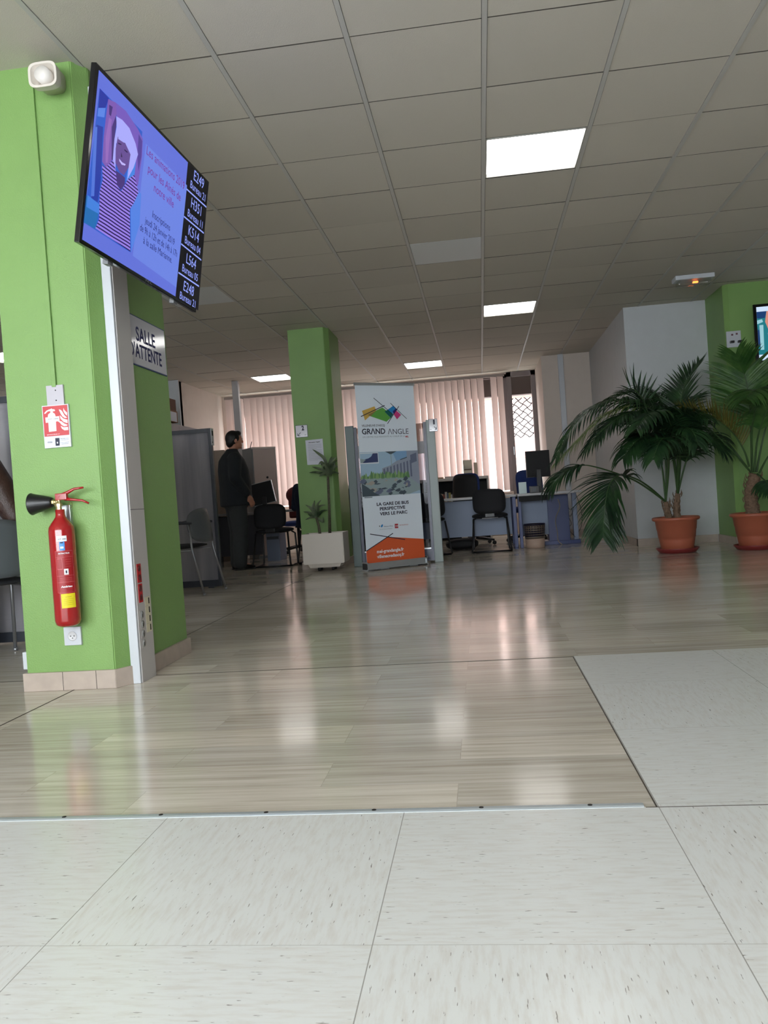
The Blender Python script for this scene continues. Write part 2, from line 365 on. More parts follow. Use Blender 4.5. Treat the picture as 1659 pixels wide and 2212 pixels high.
# ------------------------------------------------------------------ mesh builder
class MB:
    def __init__(s):
        s.bm = bmesh.new()
    def _tail(s, fn, mi=0, smooth=False, M=None):
        v0, f0 = len(s.bm.verts), len(s.bm.faces)
        fn()
        s.bm.verts.ensure_lookup_table(); s.bm.faces.ensure_lookup_table()
        for f in s.bm.faces[f0:]: f.material_index = mi; f.smooth = smooth
        if M is not None:
            for v in s.bm.verts[v0:]: v.co = M @ v.co
        return s
    def merge(s, o, mi=0, smooth=False, M=None):
        me = bpy.data.meshes.new('tmp'); o.to_mesh(me); o.free()
        s._tail(lambda: s.bm.from_mesh(me), mi, smooth, M); bpy.data.meshes.remove(me); return s
    def box(s, x0, y0, z0, x1, y1, z1, mi=0, bev=0.0, seg=2, M=None):
        b = bmesh.new(); bmesh.ops.create_cube(b, size=1)
        for v in b.verts: v.co = Vector(((x0 + x1) / 2 + v.co.x * (x1 - x0), (y0 + y1) / 2 + v.co.y * (y1 - y0), (z0 + z1) / 2 + v.co.z * (z1 - z0)))
        if bev: bmesh.ops.bevel(b, geom=b.edges[:], offset=bev, segments=seg, profile=0.6, affect='EDGES')
        return s.merge(b, mi, False, M)
    def prism(s, pts, z0, z1, mi=0, M=None, bev=0.0):
        b = bmesh.new(); lo = [b.verts.new((p[0], p[1], z0)) for p in pts]; hi = [b.verts.new((p[0], p[1], z1)) for p in pts]
        n = len(pts); b.faces.new(lo[::-1]); b.faces.new(hi)
        for i in range(n): b.faces.new((lo[i], lo[(i + 1) % n], hi[(i + 1) % n], hi[i]))
        bmesh.ops.recalc_face_normals(b, faces=b.faces[:])
        if bev: bmesh.ops.bevel(b, geom=b.edges[:], offset=bev, segments=2, affect='EDGES')
        return s.merge(b, mi, False, M)
    def lathe(s, prof, seg=24, mi=0, M=None, smooth=True):
        """prof: (r, z) from bottom to top, about Z"""
        b = bmesh.new(); rings = []
        for r, z in prof:
            if r < 1e-5: rings.append([b.verts.new((0, 0, z))])
            else: rings.append([b.verts.new((r * math.cos(2 * PI * i / seg), r * math.sin(2 * PI * i / seg), z)) for i in range(seg)])
        for a, c in zip(rings, rings[1:]):
            for i in range(seg):
                j = (i + 1) % seg
                if len(a) == 1 and len(c) == 1: continue
                if len(a) == 1: b.faces.new((a[0], c[j], c[i]))
                elif len(c) == 1: b.faces.new((a[i], a[j], c[0]))
                else: b.faces.new((a[i], a[j], c[j], c[i]))
        for r in (rings[0], rings[-1]):
            if len(r) > 1:
                try: b.faces.new(r)
                except ValueError: pass
        bmesh.ops.recalc_face_normals(b, faces=b.faces[:])
        return s.merge(b, mi, smooth, M)
    def tube(s, pts, r, seg=10, mi=0, M=None, caps=True):
        """r: number or list; round tube through points"""
        pts = [Vector(p) for p in pts]; n = len(pts)
        rs = r if isinstance(r, (list, tuple)) else [r] * n
        b = bmesh.new(); rings = []; up = None
        for i, p in enumerate(pts):
            t = (pts[min(i + 1, n - 1)] - pts[max(i - 1, 0)]).normalized()
            if up is None:
                up = Vector((0, 0, 1)) if abs(t.z) < 0.9 else Vector((1, 0, 0))
            a = t.cross(up).normalized(); up = a.cross(t).normalized()
            rings.append([b.verts.new(p + a * rs[i] * math.cos(2 * PI * k / seg) + up * rs[i] * math.sin(2 * PI * k / seg)) for k in range(seg)])
        for a, c in zip(rings, rings[1:]):
            for i in range(seg): b.faces.new((a[i], a[(i + 1) % seg], c[(i + 1) % seg], c[i]))
        if caps: b.faces.new(rings[0][::-1]); b.faces.new(rings[-1])
        bmesh.ops.recalc_face_normals(b, faces=b.faces[:])
        return s.merge(b, mi, True, M)
    def ball(s, c, r, mi=0, sx=1, sy=1, sz=1, M=None, seg=20):
        b = bmesh.new(); bmesh.ops.create_uvsphere(b, u_segments=seg, v_segments=seg // 2 + 2, radius=1)
        for v in b.verts: v.co = Vector((c[0] + v.co.x * r * sx, c[1] + v.co.y * r * sy, c[2] + v.co.z * r * sz))
        return s.merge(b, mi, True, M)
    def poly(s, pts, mi=0):
        """one flat n-gon through 3-D points"""
        b = bmesh.new(); vs = [b.verts.new(p) for p in pts]; f = b.faces.new(vs); f.normal_update()
        bmesh.ops.triangulate(b, faces=[f], ngon_method='EAR_CLIP')
        return s.merge(b, mi)
    def pad(s, w, h, t, rad, bend=0.0, M=None, mi=0, nx=14, ny=8, puff=0.0, power=None):
        """cushion or shell: w x h outline with round corners (superellipse), thickness t along local Y, bent about Z (bend = depth of the curve)"""
        b = bmesh.new(); P = power or 4.0
        fr, bk = [], []
        for j in range(ny + 1):
            rowf, rowb = [], []
            for i in range(nx + 1):
                a, c = -1 + 2 * i / nx, -1 + 2 * j / ny
                # squircle mapping: shrink corners
                k = (abs(a) ** P + abs(c) ** P) ** (1 / P); mx = max(abs(a), abs(c))
                f = mx / k if k > 1e-6 else 1
                x, z = a * f * w / 2, c * f * h / 2
                edge = 1 - max(abs(a), abs(c)) ** 6
                tt = t / 2 * (0.35 + 0.65 * edge) + puff * (1 - a * a) * (1 - c * c)
                y = bend * (2 * x / w) ** 2
                rowf.append(b.verts.new((x, y - tt, z))); rowb.append(b.verts.new((x, y + tt, z)))
            fr.append(rowf); bk.append(rowb)
        for j in range(ny):
            for i in range(nx):
                b.faces.new((fr[j][i], fr[j][i + 1], fr[j + 1][i + 1], fr[j + 1][i]))
                b.faces.new((bk[j][i], bk[j + 1][i], bk[j + 1][i + 1], bk[j][i + 1]))
        for j in range(ny):
            b.faces.new((fr[j][0], fr[j + 1][0], bk[j + 1][0], bk[j][0])); b.faces.new((fr[j][nx], bk[j][nx], bk[j + 1][nx], fr[j + 1][nx]))
        for i in range(nx):
            b.faces.new((fr[0][i], bk[0][i], bk[0][i + 1], fr[0][i + 1])); b.faces.new((fr[ny][i], fr[ny][i + 1], bk[ny][i + 1], bk[ny][i]))
        bmesh.ops.recalc_face_normals(b, faces=b.faces[:])
        return s.merge(b, mi, True, M)

def root_of(o):
    while o.parent: o = o.parent
    return o
def link_mesh(name, me, mats, parent=None, kind=None):
    me.name = name
    for m in (mats if isinstance(mats, (list, tuple)) else [mats]): me.materials.append(m)
    o = bpy.data.objects.new(name, me); COL.objects.link(o)
    if parent is not None:
        r = root_of(parent)
        if r is not parent or True:
            inv = r.matrix_basis.inverted()
            me.transform(inv)
        o.parent = parent
        if parent is not r:      # sub-part: its parent's basis is the identity
            pass
    else:
        # own origin at the base of the mesh
        if me.vertices and kind != 'structure':
            xs = [v.co for v in me.vertices]
            c = Vector(((min(v.x for v in xs) + max(v.x for v in xs)) / 2, (min(v.y for v in xs) + max(v.y for v in xs)) / 2, min(v.z for v in xs)))
            me.transform(Matrix.Translation(-c)); o.location = c
            
    if kind: o['kind'] = kind
    return o
def build(mb, name, mats, parent=None, kind=None):
    me = bpy.data.meshes.new(name); mb.bm.to_mesh(me); mb.bm.free()
    return link_mesh(name, me, mats, parent, kind)
def tag(o, label, cat, group=None):
    o['label'] = label; o['category'] = cat
    if group: o['group'] = group
    return o
def thing(name, label, cat, loc, rz=0.0, group=None):
    o = bpy.data.objects.new(name, None); COL.objects.link(o); o.empty_display_size = 0.1
    o.matrix_basis = Matrix.Translation(Vector(loc)) @ Matrix.Rotation(rz, 4, 'Z')
    return tag(o, label, cat, group)
def copy_tree(o, parent=None):
    c = o.copy(); COL.objects.link(c)
    if parent is not None: c.parent = parent
    for ch in list(o.children): copy_tree(ch, c)
    return c
def place(o, loc, rz, label=None, group=None):
    o.matrix_basis = Matrix.Translation(Vector(loc)) @ Matrix.Rotation(rz, 4, 'Z')
    if label: o['label'] = label
    if group: o['group'] = group
    return o
TL = lambda *a: Matrix.Translation(Vector(a))
RX = lambda a: Matrix.Rotation(a, 4, 'X')
RY = lambda a: Matrix.Rotation(a, 4, 'Y')
RZ = lambda a: Matrix.Rotation(a, 4, 'Z')

# --- flat graphics and lettering on a plane -------------------------------------------
class Plane:
    """o: a point, r: unit right, u: unit up, n: unit normal towards the reader"""
    def __init__(s, o, r, u):
        s.o, s.r, s.u = Vector(o), Vector(r).normalized(), Vector(u).normalized(); s.n = s.r.cross(s.u).normalized()
    def px(s, x, y, lift=0.0):
        p = on_plane(x, y, s.o, s.n); return p + s.n * lift
    def uv(s, x, y):
        d = s.px(x, y) - s.o; return d.dot(s.r), d.dot(s.u)
    def at(s, a, b, lift=0.0):
        return s.o + s.r * a + s.u * b + s.n * lift

_txt_cache = {}
def text_verts(txt, bold=0.0):
    key = (txt, bold)
    if key in _txt_cache: return _txt_cache[key]
    cu = bpy.data.curves.new('t', 'FONT'); cu.body = txt; cu.size = 1.0; cu.offset = bold; cu.resolution_u = 3; cu.fill_mode = 'FRONT'
    ob = bpy.data.objects.new('t', cu); COL.objects.link(ob)
    dg = bpy.context.evaluated_depsgraph_get(); dg.update()
    me = bpy.data.meshes.new_from_object(ob.evaluated_get(dg))
    vs = [v.co.copy() for v in me.vertices]; fs = [tuple(p.vertices) for p in me.polygons]
    bpy.data.objects.remove(ob); bpy.data.curves.remove(cu); bpy.data.meshes.remove(me)
    if vs:
        x0 = min(v.x for v in vs); x1 = max(v.x for v in vs)
        vs = [Vector((v.x - x0, v.y, 0)) for v in vs]
        w = x1 - x0
    else: w = 1
    _txt_cache[key] = (vs, fs, w)
    return _txt_cache[key]
def put_text(mb, txt, fn, width, cap, mi=0, bold=0.0, align=0.5):
    """fn(a, b) -> 3-D point; a runs over the width, b over the height (0 = base line)"""
    vs, fs, w = text_verts(txt, bold)
    b = bmesh.new(); nv = []
    for v in vs: nv.append(b.verts.new(fn(v.x / w * width, v.y / 0.72 * cap)))
    for f in fs:
        try: b.faces.new([nv[i] for i in f])
        except ValueError: pass
    mb.merge(b, mi)
def text_px(mb, txt, pl, a, b, cap, mi=0, lift=0.0012, bold=0.0):
    """lettering on plane pl; a and b: pixels at mid height of its left and right ends"""
    u0, v0 = pl.uv(*a); u1, v1 = pl.uv(*b); v = (v0 + v1) / 2 - cap / 2
    put_text(mb, txt, lambda s, t: pl.at(u0 + s, v + t, lift), u1 - u0, cap, mi, bold)
def text_uv(mb, txt, pl, u, v, width, cap, mi=0, lift=0.0012, bold=0.0):
    put_text(mb, txt, lambda s, t: pl.at(u - width / 2 + s, v + t, lift), width, cap, mi, bold)
def line_px(mb, pl, a, b, w, mi=0, lift=0.001):
    p, q = pl.px(*a, lift), pl.px(*b, lift); d = (q - p).normalized(); n = pl.n.cross(d) * (w / 2)
    mb.poly([p - n, q - n, q + n, p + n], mi)
def poly_px(mb, pl, pts, mi=0, lift=0.001):
    mb.poly([pl.px(x, y, lift) for x, y in pts], mi)
def cropf(ox, oy, k):
    return lambda x, y: (ox + x / k, oy + y / k)

# ================================================================== THE SETTING
CEIL = 2.784
def ROWY(j):   # edges of the rows of ceiling tiles
    return 3.5525 + 0.6 * j if j <= 10 else 9.5525 + 0.6745 * (j - 10)
COLX = lambda i: -1.05 + 0.6 * i
LIGHTS = {(2, 2): 'first', (2, 9): 'second', (0, 14): 'third', (-4, 14): 'fourth', (-8, 9): 'fifth', (-5, 5): 'sixth'}

g = MB(); g.box(-9, -4, -0.12, 7, 14.6, 0); build(g, 'floor', M_MARBLE, kind='structure')
g = MB()
g.box(-9, -4, 0.0005, 7, 1.925, 0.003); g.box(0.358, 1.9245, 0.0005, 7, 3.665, 0.003)
build(g, 'vinyl_floor', M_VINYL, kind='structure')
g = MB()
g.box(-9, 3.662, 0.0003, 0.36, 3.668, 0.0012); g.box(0.3545, 1.93, 0.0003, 0.3585, 3.667, 0.0016)
g.box(-1.872, 1.95, 0.0003, -1.867, 3.44, 0.0012); g.box(-1.872, 4.23, 0.0003, -1.867, 8.6, 0.0012)
g.box(0.33, 1.922, 0.0006, 7, 1.9255, 0.0032)
build(g, 'trim_1', mat('joint_filler', (70, 62, 54), rough=0.8), kind='structure')

# ceiling: tiles, tees
g = MB(); bm = g.bm; tint = []
vals = []; blank = []
for j in range(-13, 17):
    for i in range(-14, 14):
        if (i, j) in LIGHTS: continue
        x0, x1, y0, y1 = COLX(i), COLX(i + 1), ROWY(j), ROWY(j + 1)
        if x0 > 7.2 or x1 < -9.2: continue
        e = 0.0040; dz = random.uniform(-0.0010, 0.0010); z = CEIL + 0.003
        q = [(x0 + 0.0135, y0 + e), (x1 - 0.0135, y0 + e), (x1 - 0.0135, y1 - e), (x0 + 0.0135, y1 - e)]
        t = [random.uniform(-0.0010, 0.0010) for _ in range(4)]
        lo = [bm.verts.new((p[0], p[1], z + dz + t[k])) for k, p in enumerate(q)]
        hi = [bm.verts.new((p[0], p[1], z + 0.018)) for p in q]
        fs = [bm.faces.new(lo[::-1])]
        for k in range(4): fs.append(bm.faces.new((lo[k], lo[(k + 1) % 4], hi[(k + 1) % 4], hi[k])))
        v = random.random() * 0.6
        if (i, j) in ((1, 5), (-3, 6)): v = 2.2
        if v > 2:
            for f in fs: blank.append(f)
        vals += [v] * len(fs)
for f in bm.faces:
    if abs((f.verts[0].co - f.verts[2].co).z) > 0.01: f.material_index = 1  # tile sides get a darker colour that carries the joint shade
for f in blank: f.material_index = 2
bmesh.ops.recalc_face_normals(bm, faces=bm.faces[:])
me = bpy.data.meshes.new('ceiling'); bm.to_mesh(me); bm.free()
at = me.attributes.new('tint', 'FLOAT', 'FACE')
for k, v in enumerate(vals): at.data[k].value = v
ceil = link_mesh('ceiling', me, [M_TILE, mat('shaded_tile_edge', (84, 80, 72), rough=0.9), mat('blank_panel', (212, 216, 216), rough=0.5)], kind='structure')
g = MB(); g.box(-9.2, -4.2, CEIL + 0.10, 7.2, 14.8, CEIL + 0.2)
build(g, 'ceiling_slab', M_DARKGAP, ceil)  # dark backing, coloured as the shade seen through the tile gaps
g = MB()
for i in range(-13, 14):
    g.box(COLX(i) - 0.0115, -4.0, CEIL - 0.0005, COLX(i) + 0.0115, 14.15, CEIL + 0.012)
for j in range(-12, 17):
    g.box(-9, ROWY(j) - 0.006, CEIL + 0.014, 7, ROWY(j) + 0.006, CEIL + 0.019, mi=1)  # dark strips painted as the shadow lines between tile rows
build(g, 'ceiling_grid', [M_GRID, M_DARKGAP], ceil)

# walls
def wall(name, boxes, m=M_WHITE):
    g = MB()
    for b in boxes: g.box(*b)
    return build(g, name, m, kind='structure')
ZT = CEIL + 0.1
# far wall with the blinded window (X -4.4..0.46), mullion and narrow pane (0.56..1.0)
wall('wall_far', [(-4.75, 14.15, 0, 1.07, 14.4, 0.74), (-4.75, 14.15, 2.76, 1.07, 14.4, ZT), (-4.75, 14.15, 0.6, -4.42, 14.4, 2.76)], M_CREAM)
wall('wall_alcove', [(1.05, 12.75, 0, 1.95, 14.4, ZT)], M_CREAM)
wall('wall_right_far', [(1.78, 9.76, 0, 2.72, 14.4, ZT)], M_WHITE)
wall('wall_right', [(4.6, -4, 0, 4.8, 9.3, ZT)], M_WHITE)
wall('wall_left_far', [(-4.75, 11.95, 0, -4.5, 14.4, ZT), (-9, 11.95, 0, -4.5, 12.15, ZT)], M_CREAM)
wall('wall_left', [(-9.1, -4, 0, -8.9, 11.8, ZT)], M_WHITE)
wb = wall('wall_back', [(-9, -3.0, 0, 7, -2.8, 0.5), (-9, -3.0, 2.6, 7, -2.8, ZT), (-9, -3.0, 0.5, -5.3, -2.8, 2.6), (1.3, -3.0, 0.5, 7, -2.8, 2.6)], M_WHITE)
# a soft-edged moulding: cable duct in the alcove
g = MB(); g.box(1.30, 12.70, 0.1, 1.38, 12.75, CEIL, bev=0.004); build(g, 'trim_2', M_DUCT, kind='structure')
g = MB(); g.box(-4.68, 11.925, 0, -4.46, 11.96, CEIL); build(g, 'trim_3', M_WHITE, kind='structure')
g = MB(); g.box(-3.80, 12.50, 0, -3.70, 12.58, CEIL, bev=0.004); build(g, 'trim_4', mat('grey_pole', (170, 166, 166), rough=0.5), kind='structure')
# skirting
def skirt(name, boxes):
    g = MB()
    for b in boxes: g.box(*b, bev=0.002)
    return build(g, name, M_SKIRT, kind='structure')
skirt('baseboard_right_far', [(1.765, 9.745, 0, 1.78, 12.76, 0.085), (1.765, 9.745, 0, 2.68, 9.76, 0.085)])
skirt('baseboard_alcove', [(1.05, 12.735, 0, 1.78, 12.75, 0.085)])

# pillars
def pillar(name, x0, x1, y0, y1, ch, base=True):
    g = MB(); pts = [(x0, y0), (x1 - ch, y0), (x1, y0 + ch * 1.6), (x1, y1), (x0, y1)]
    g.prism(pts, 0, CEIL + 0.02, bev=0.004)
    p = build(g, name, M_GREEN, kind='structure')
    if base:
        e = 0.014; g = MB()
        g.prism([(x0 - e, y0 - e), (x1 - ch + e * 0.4, y0 - e), (x1 + e, y0 + ch * 1.6 - e * 0.3), (x1 + e, y1 + e), (x0 - e, y1 + e)], 0.0005, 0.083, bev=0.0015)
        for k in (0.38, 0.72):   # joints between the skirting pieces
            xx = x0 + (x1 - x0) * k
            g.box(xx - 0.001, y0 - e - 0.0006, 0.001, xx + 0.001, y0 - e + 0.002, 0.083, mi=1)
        build(g, 'skirting', [M_SKIRT, M_DARKGAP], p)
    return p
PX0, PX1, PY0, PY1 = -2.095, -1.63, 3.44, 4.215
pil = pillar('pillar', PX0, PX1, PY0, PY1, 0.045)
pil2 = pillar('pillar', -2.105, -1.635, 9.25, 9.98, 0.05)
g = MB(); g.prism([(2.70, 9.10), (2.745, 9.055), (4.8, 9.055), (4.8, 9.76), (2.70, 9.76)], 0, CEIL + 0.02); pil3 = build(g, 'pillar', M_GREEN, kind='structure')
g = MB(); g.prism([(2.688, 9.09), (2.74, 9.04), (4.8, 9.04), (4.8, 9.06), (2.745, 9.06), (2.70, 9.10), (2.70, 9.76), (2.688, 9.76)], 0, 0.085); build(g, 'skirting', M_SKIRT, pil3)
# painted cable trunking on the near pillar
g = MB(); g.box(-1.868, PY0 - 0.012, 1.36, -1.848, PY0, 2.70, bev=0.002); build(g, 'cable_trunking', M_GREEN, pil)

# far window: frame, narrow pane, outside shutter box, grille
def window_frame(g, x0, x1, z0, z1, y0, y1, w):
    g.box(x0, y0, z0, x0 + w, y1, z1); g.box(x1 - w, y0, z0, x1, y1, z1); g.box(x0, y0, z0, x1, y1, z0 + w); g.box(x0, y0, z1 - w, x1, y1, z1)
M_WFR = mat('window_frame_grey', (118, 106, 104), rough=0.45)
g = MB(); window_frame(g, -4.42, 0.56, 0.6, 2.76, 14.18, 14.26, 0.06)
for x in (-2.75, -1.1): g.box(x - 0.035, 14.18, 0.6, x + 0.035, 14.26, 2.76)
w1 = build(g, 'window_1', M_WFR, kind='structure')
g = MB(); g.box(-4.4, 14.215, 0.62, 0.54, 14.225, 2.74); build(g, 'pane', glass_mat('window_glass', refl=0.06), w1)
g = MB(); window_frame(g, 0.56, 1.05, 0.6, 2.78, 14.13, 14.24, 0.075)
w2 = build(g, 'window_2', M_WFR, kind='structure')
g = MB(); g.box(0.62, 14.185, 0.66, 1.0, 14.195, 2.72); build(g, 'pane', MATS['window_glass'], w2)
g = MB(); g.box(0.602, 14.10, 1.36, 0.618, 14.13, 1.5, bev=0.003); build(g, 'handle', M_ALU, w2)
g = MB(); g.box(-4.5, 14.42, 2.42, 1.2, 14.62, 2.9); build(g, 'trim_5', mat('brown_shutter_box', (84, 66, 62), rough=0.7), kind='structure')
# window wall behind the photographer
g = MB(); window_frame(g, -5.3, 1.3, 0.5, 2.6, -2.96, -2.86, 0.06)
for x in (-3.6, -2.0, -0.4): g.box(x - 0.03, -2.96, 0.5, x + 0.03, -2.86, 2.6)
w3 = build(g, 'window_3', M_ALU, kind='structure')
g = MB(); g.box(-5.3, -2.93, 0.5, 1.3, -2.92, 2.6); build(g, 'pane', MATS['window_glass'], w3)

# outside: ground, building across the street, security grille
g = MB(); g.box(-25, 14.41, -0.3, 25, 60, -0.05); tag(build(g, 'pavement', mat('pavement', (200, 196, 190), rough=0.9), kind='structure'), 'pale pavement outside the far windows', 'pavement')
bt = thing('apartment_building', 'pale pink building with dark bands across the street, seen through the blinds', 'building', (0, 30, -0.05))
g = MB(); g.box(-16, 30, -0.05, 16, 36, 9); build(g, 'wall', mat('pink_render', (236, 216, 208), rough=0.9), bt)
g = MB()
for k in range(4): g.box(-16, 29.5, 1.9 + k * 2.2, 16, 30.0, 2.5 + k * 2.2)
build(g, 'balcony', mat('brick_band', (190, 150, 140), rough=0.9), bt)
g = MB(); rr = 0.0085
def diamond(g, x0, x1, z0, z1, y, p, q):
    # wavy expanded-metal strands
    for s in (1, -1):
        n = int((x1 - x0) / p) + int((z1 - z0) / q) + 3
        for k in range(-n, n):
            pts = []
            for t in range(0, 80):
                z = z0 + (z1 - z0) * t / 79
                x = x0 + k * p + s * (z - z0) * p / q + 0.012 * math.sin((z - z0) / q * 2 * PI)
                if x0 <= x <= x1: pts.append((x, y + 0.004 * s, z))
            if len(pts) > 3: g.tube(pts, rr, seg=4)
diamond(g, 0.60, 1.04, 1.66, 2.36, 14.42, 0.15, 0.13)
tag(build(g, 'security_grille', mat('grille_steel', (56, 54, 60), rough=0.5)), 'diamond mesh security grille, upper piece outside the narrow window', 'grille')
g = MB(); diamond(g, 0.60, 1.04, 0.62, 1.06, 14.42, 0.15, 0.13)
tag(build(g, 'security_grille', MATS['grille_steel']), 'diamond mesh security grille, lower piece outside the narrow window', 'grille')

# floor strip
st = thing('threshold_strip', 'aluminium floor strip with dark screws between vinyl and stone', 'floor strip', (-1.3, 1.937, 0.002))
g = MB(); g.prism([(1.925, 0.0005), (1.925, 0.004), (1.931, 0.0062), (1.944, 0.0062), (1.9505, 0.0035), (1.9505, 0.0005)], -8.5, 0.327, M=Matrix(((0, 0, 1, 0), (1, 0, 0, 0), (0, 1, 0, 0), (0, 0, 0, 1))))
build(g, 'strip', M_STRIP, st)
for x in (-1.36, -1.11, -0.852, -0.58, -0.31, -0.05, 0.205):
    p = Vector((x, 1.9375, 0.0064)); g = MB(); g.lathe([(0.0, -0.0004), (0.0058, -0.0004), (0.0052, 0.0008), (0.0, 0.0012)], 12, M=TL(*p))
    build(g, 'screw', mat('dark_screw', (60, 56, 56), rough=0.4, metal=0.7), st)

# ================================================================== CEILING LIGHTS
M_LAMP = mat('lamp_diffuser', (255, 255, 255), emit=(255, 253, 250), es=5.5)
LL = {'first': 'largest and nearest lit square ceiling light, before the blank white ceiling tile', 'second': 'second largest lit square ceiling light, beyond the blank white ceiling tile',
      'third': 'lit square ceiling light just above the roll-up banner', 'fourth': 'lit square ceiling light left of the middle green pillar',
      'fifth': 'lit ceiling light glimpsed behind the near green pillar, lower one', 'sixth': 'lit ceiling light glimpsed behind the near green pillar, upper one'}
proto = None
for (i, j), k in LIGHTS.items():
    cx, cyy = COLX(i) + 0.3, (ROWY(j) + ROWY(j + 1)) / 2
    if proto is None:
        proto = thing('ceiling_light', LL[k], 'ceiling light', (cx, cyy, CEIL), group='recessed square ceiling lights')
        h = 0.288; g = MB()
        window_frame_pts = [(-h, -h), (h, h)]
        g.box(cx - h, cyy - h, CEIL + 0.001, cx - h + 0.008, cyy + h, CEIL + 0.05); g.box(cx + h - 0.008, cyy - h, CEIL + 0.001, cx + h, cyy + h, CEIL + 0.05)
        g.box(cx - h, cyy - h, CEIL + 0.001, cx + h, cyy - h + 0.008, CEIL + 0.05); g.box(cx - h, cyy + h - 0.008, CEIL + 0.001, cx + h, cyy + h, CEIL + 0.05)
        build(g, 'frame', mat('lamp_frame', (170, 168, 160), rough=0.4), proto)
        g = MB(); g.box(cx - h + 0.008, cyy - h + 0.008, CEIL + 0.022, cx + h - 0.008, cyy + h - 0.008, CEIL + 0.03); build(g, 'diffuser', M_LAMP, proto)
        g = MB()
        for q in range(1, 4):
            x = cx - h + q * h / 2; g.box(x - 0.002, cyy - h + 0.008, CEIL + 0.004, x + 0.002, cyy + h - 0.008, CEIL + 0.022)
        build(g, 'louvre', mat('louvre_white', (250, 250, 250), rough=0.4, emit=(255, 253, 250), es=1.5), proto)
        o = proto
    else:
        o = copy_tree(proto)
    place(o, (cx, cyy, CEIL), 0, LL[k])
    if k in ('third', 'fourth'): o.scale = (1, 1.0, 1)
# emergency light
e = thing('emergency_light', 'white box emergency light with orange glow, on the ceiling above the palms', 'emergency light', (2.26, 8.55, CEIL - 0.09))
g = MB(); g.box(2.07, 8.45, CEIL - 0.045, 2.45, 8.62, CEIL - 0.0005, bev=0.008); build(g, 'housing', M_DUCT, e)
g = MB(); g.box(2.10, 8.465, CEIL - 0.095, 2.42, 8.605, CEIL - 0.046, bev=0.012); build(g, 'cover', glass_mat('clear_cover', (0.9, 0.9, 0.88), 0.12), e)
g = MB(); g.box(2.25, 8.50, CEIL - 0.075, 2.30, 8.53, CEIL - 0.060, bev=0.004); build(g, 'indicator', mat('orange_lamp', (255, 120, 60), emit=(255, 120, 50), es=5), e)

# ================================================================== BLINDS
def blind(label, x0, x1, ang, gaps, n):
    b = thing('vertical_blind', label, 'vertical blind', ((x0 + x1) / 2, 13.98, 0.72))
    g = MB(); g.box(x0 - 0.02, 13.95, 2.70, x1 + 0.02, 14.0, 2.745, bev=0.004); build(g, 'headrail', mat('headrail', (150, 138, 132), rough=0.5), b)
    for k in range(n):
        if k in gaps: continue
        x = x0 + (x1 - x0) * (k + 0.5) / n; w = 0.0635
        a = ang + random.uniform(-0.08, 0.08)
        if (n, k) == (23, 2): a = 1.15
        g = MB(); bmn = g.bm; rows = []
        ph = random.uniform(0, 6)
        for t in range(9):
            z = 2.70 - (2.70 - 0.76) * t / 8
            aa = a + 0.05 * math.sin(t * 0.9 + ph)
            dx, dy = w * math.cos(aa), w * math.sin(aa)
            rows.append([bmn.verts.new((x - dx, 13.975 - dy, z)), bmn.verts.new((x, 13.975 - 0.006, z)), bmn.verts.new((x + dx, 13.975 + dy, z))])
        for r0, r1 in zip(rows, rows[1:]):
            for q in range(2):
                f = bmn.faces.new((r0[q], r1[q], r1[q + 1], r0[q + 1])); f.smooth = True
        build(g, 'slat', M_BLIND, b)
    return b
blind('closed pinkish vertical blind at the far window, left of the middle pillar', -4.38, -1.80, 0.30, (), 23)
blind('part-open pinkish vertical blind with bright gaps, behind the banner and desk', -1.72, 0.50, 0.62, (17,), 20)

# ================================================================== NEAR PILLAR: duct, TV, signs, extinguisher
du = thing('cable_duct', 'tall white cable duct running up the near green pillar', 'cable duct', (-1.60, 3.59, 0))
g = MB(); g.box(-1.63, 3.50, 0.0, -1.587, 3.675, 2.70, bev=0.004); build(g, 'duct_body', M_DUCT, du)
g = MB(); g.box(-1.5875, 3.515, 0.0, -1.583, 3.668, 2.70, bev=0.0015); g.box(-1.5835, 3.515, 0.79, -1.5825, 3.668, 0.792, mi=1); build(g, 'duct_cover', [M_DUCTG, M_DARKGAP], du)
for z in (0.405, 0.497):
    g = MB(); g.box(-1.5835, 3.535, z - 0.043, -1.581, 3.578, z + 0.043, bev=0.001)
    for q in (-0.02, 0.022): g.lathe([(0.0, 0), (0.014, 0), (0.015, 0.0012), (0, 0.0012)], 14, mi=1, M=TL(-1.581, 3.556, z + q) @ RY(PI / 2))
    build(g, 'socket', [M_REDP, mat('dark_red', (92, 10, 14), rough=0.4)], du)['label'] = 'red double socket'
for z in (0.305, 0.262, 0.218, 0.175):
    g = MB(); g.box(-1.5835, 3.532, z - 0.02, -1.582, 3.582, z + 0.02, bev=0.0008)
    g.lathe([(0.0, 0), (0.0165, 0), (0.0175, 0.001), (0, 0.0008)], 18, mi=1, M=TL(-1.582, 3.556, z) @ RY(PI / 2))
    g.box(-1.5815, 3.554, z - 0.01, -1.5806, 3.559, z + 0.004, mi=2); build(g, 'socket', [M_DUCTG, mat('socket_grey', (160, 160, 158), rough=0.5), M_BLACKM], du)['label'] = 'grey round socket'
for z in (0.36, 0.318, 0.277, 0.236):
    g = MB(); g.box(-1.5835, 3.597, z - 0.02, -1.582, 3.655, z + 0.02, bev=0.0008); g.box(-1.5823, 3.635, z - 0.014, -1.5812, 3.645, z + 0.014, mi=1)
    build(g, 'data_outlet', [mat('ivory_plastic', (214, 206, 178), rough=0.4), M_BLACKM], du)

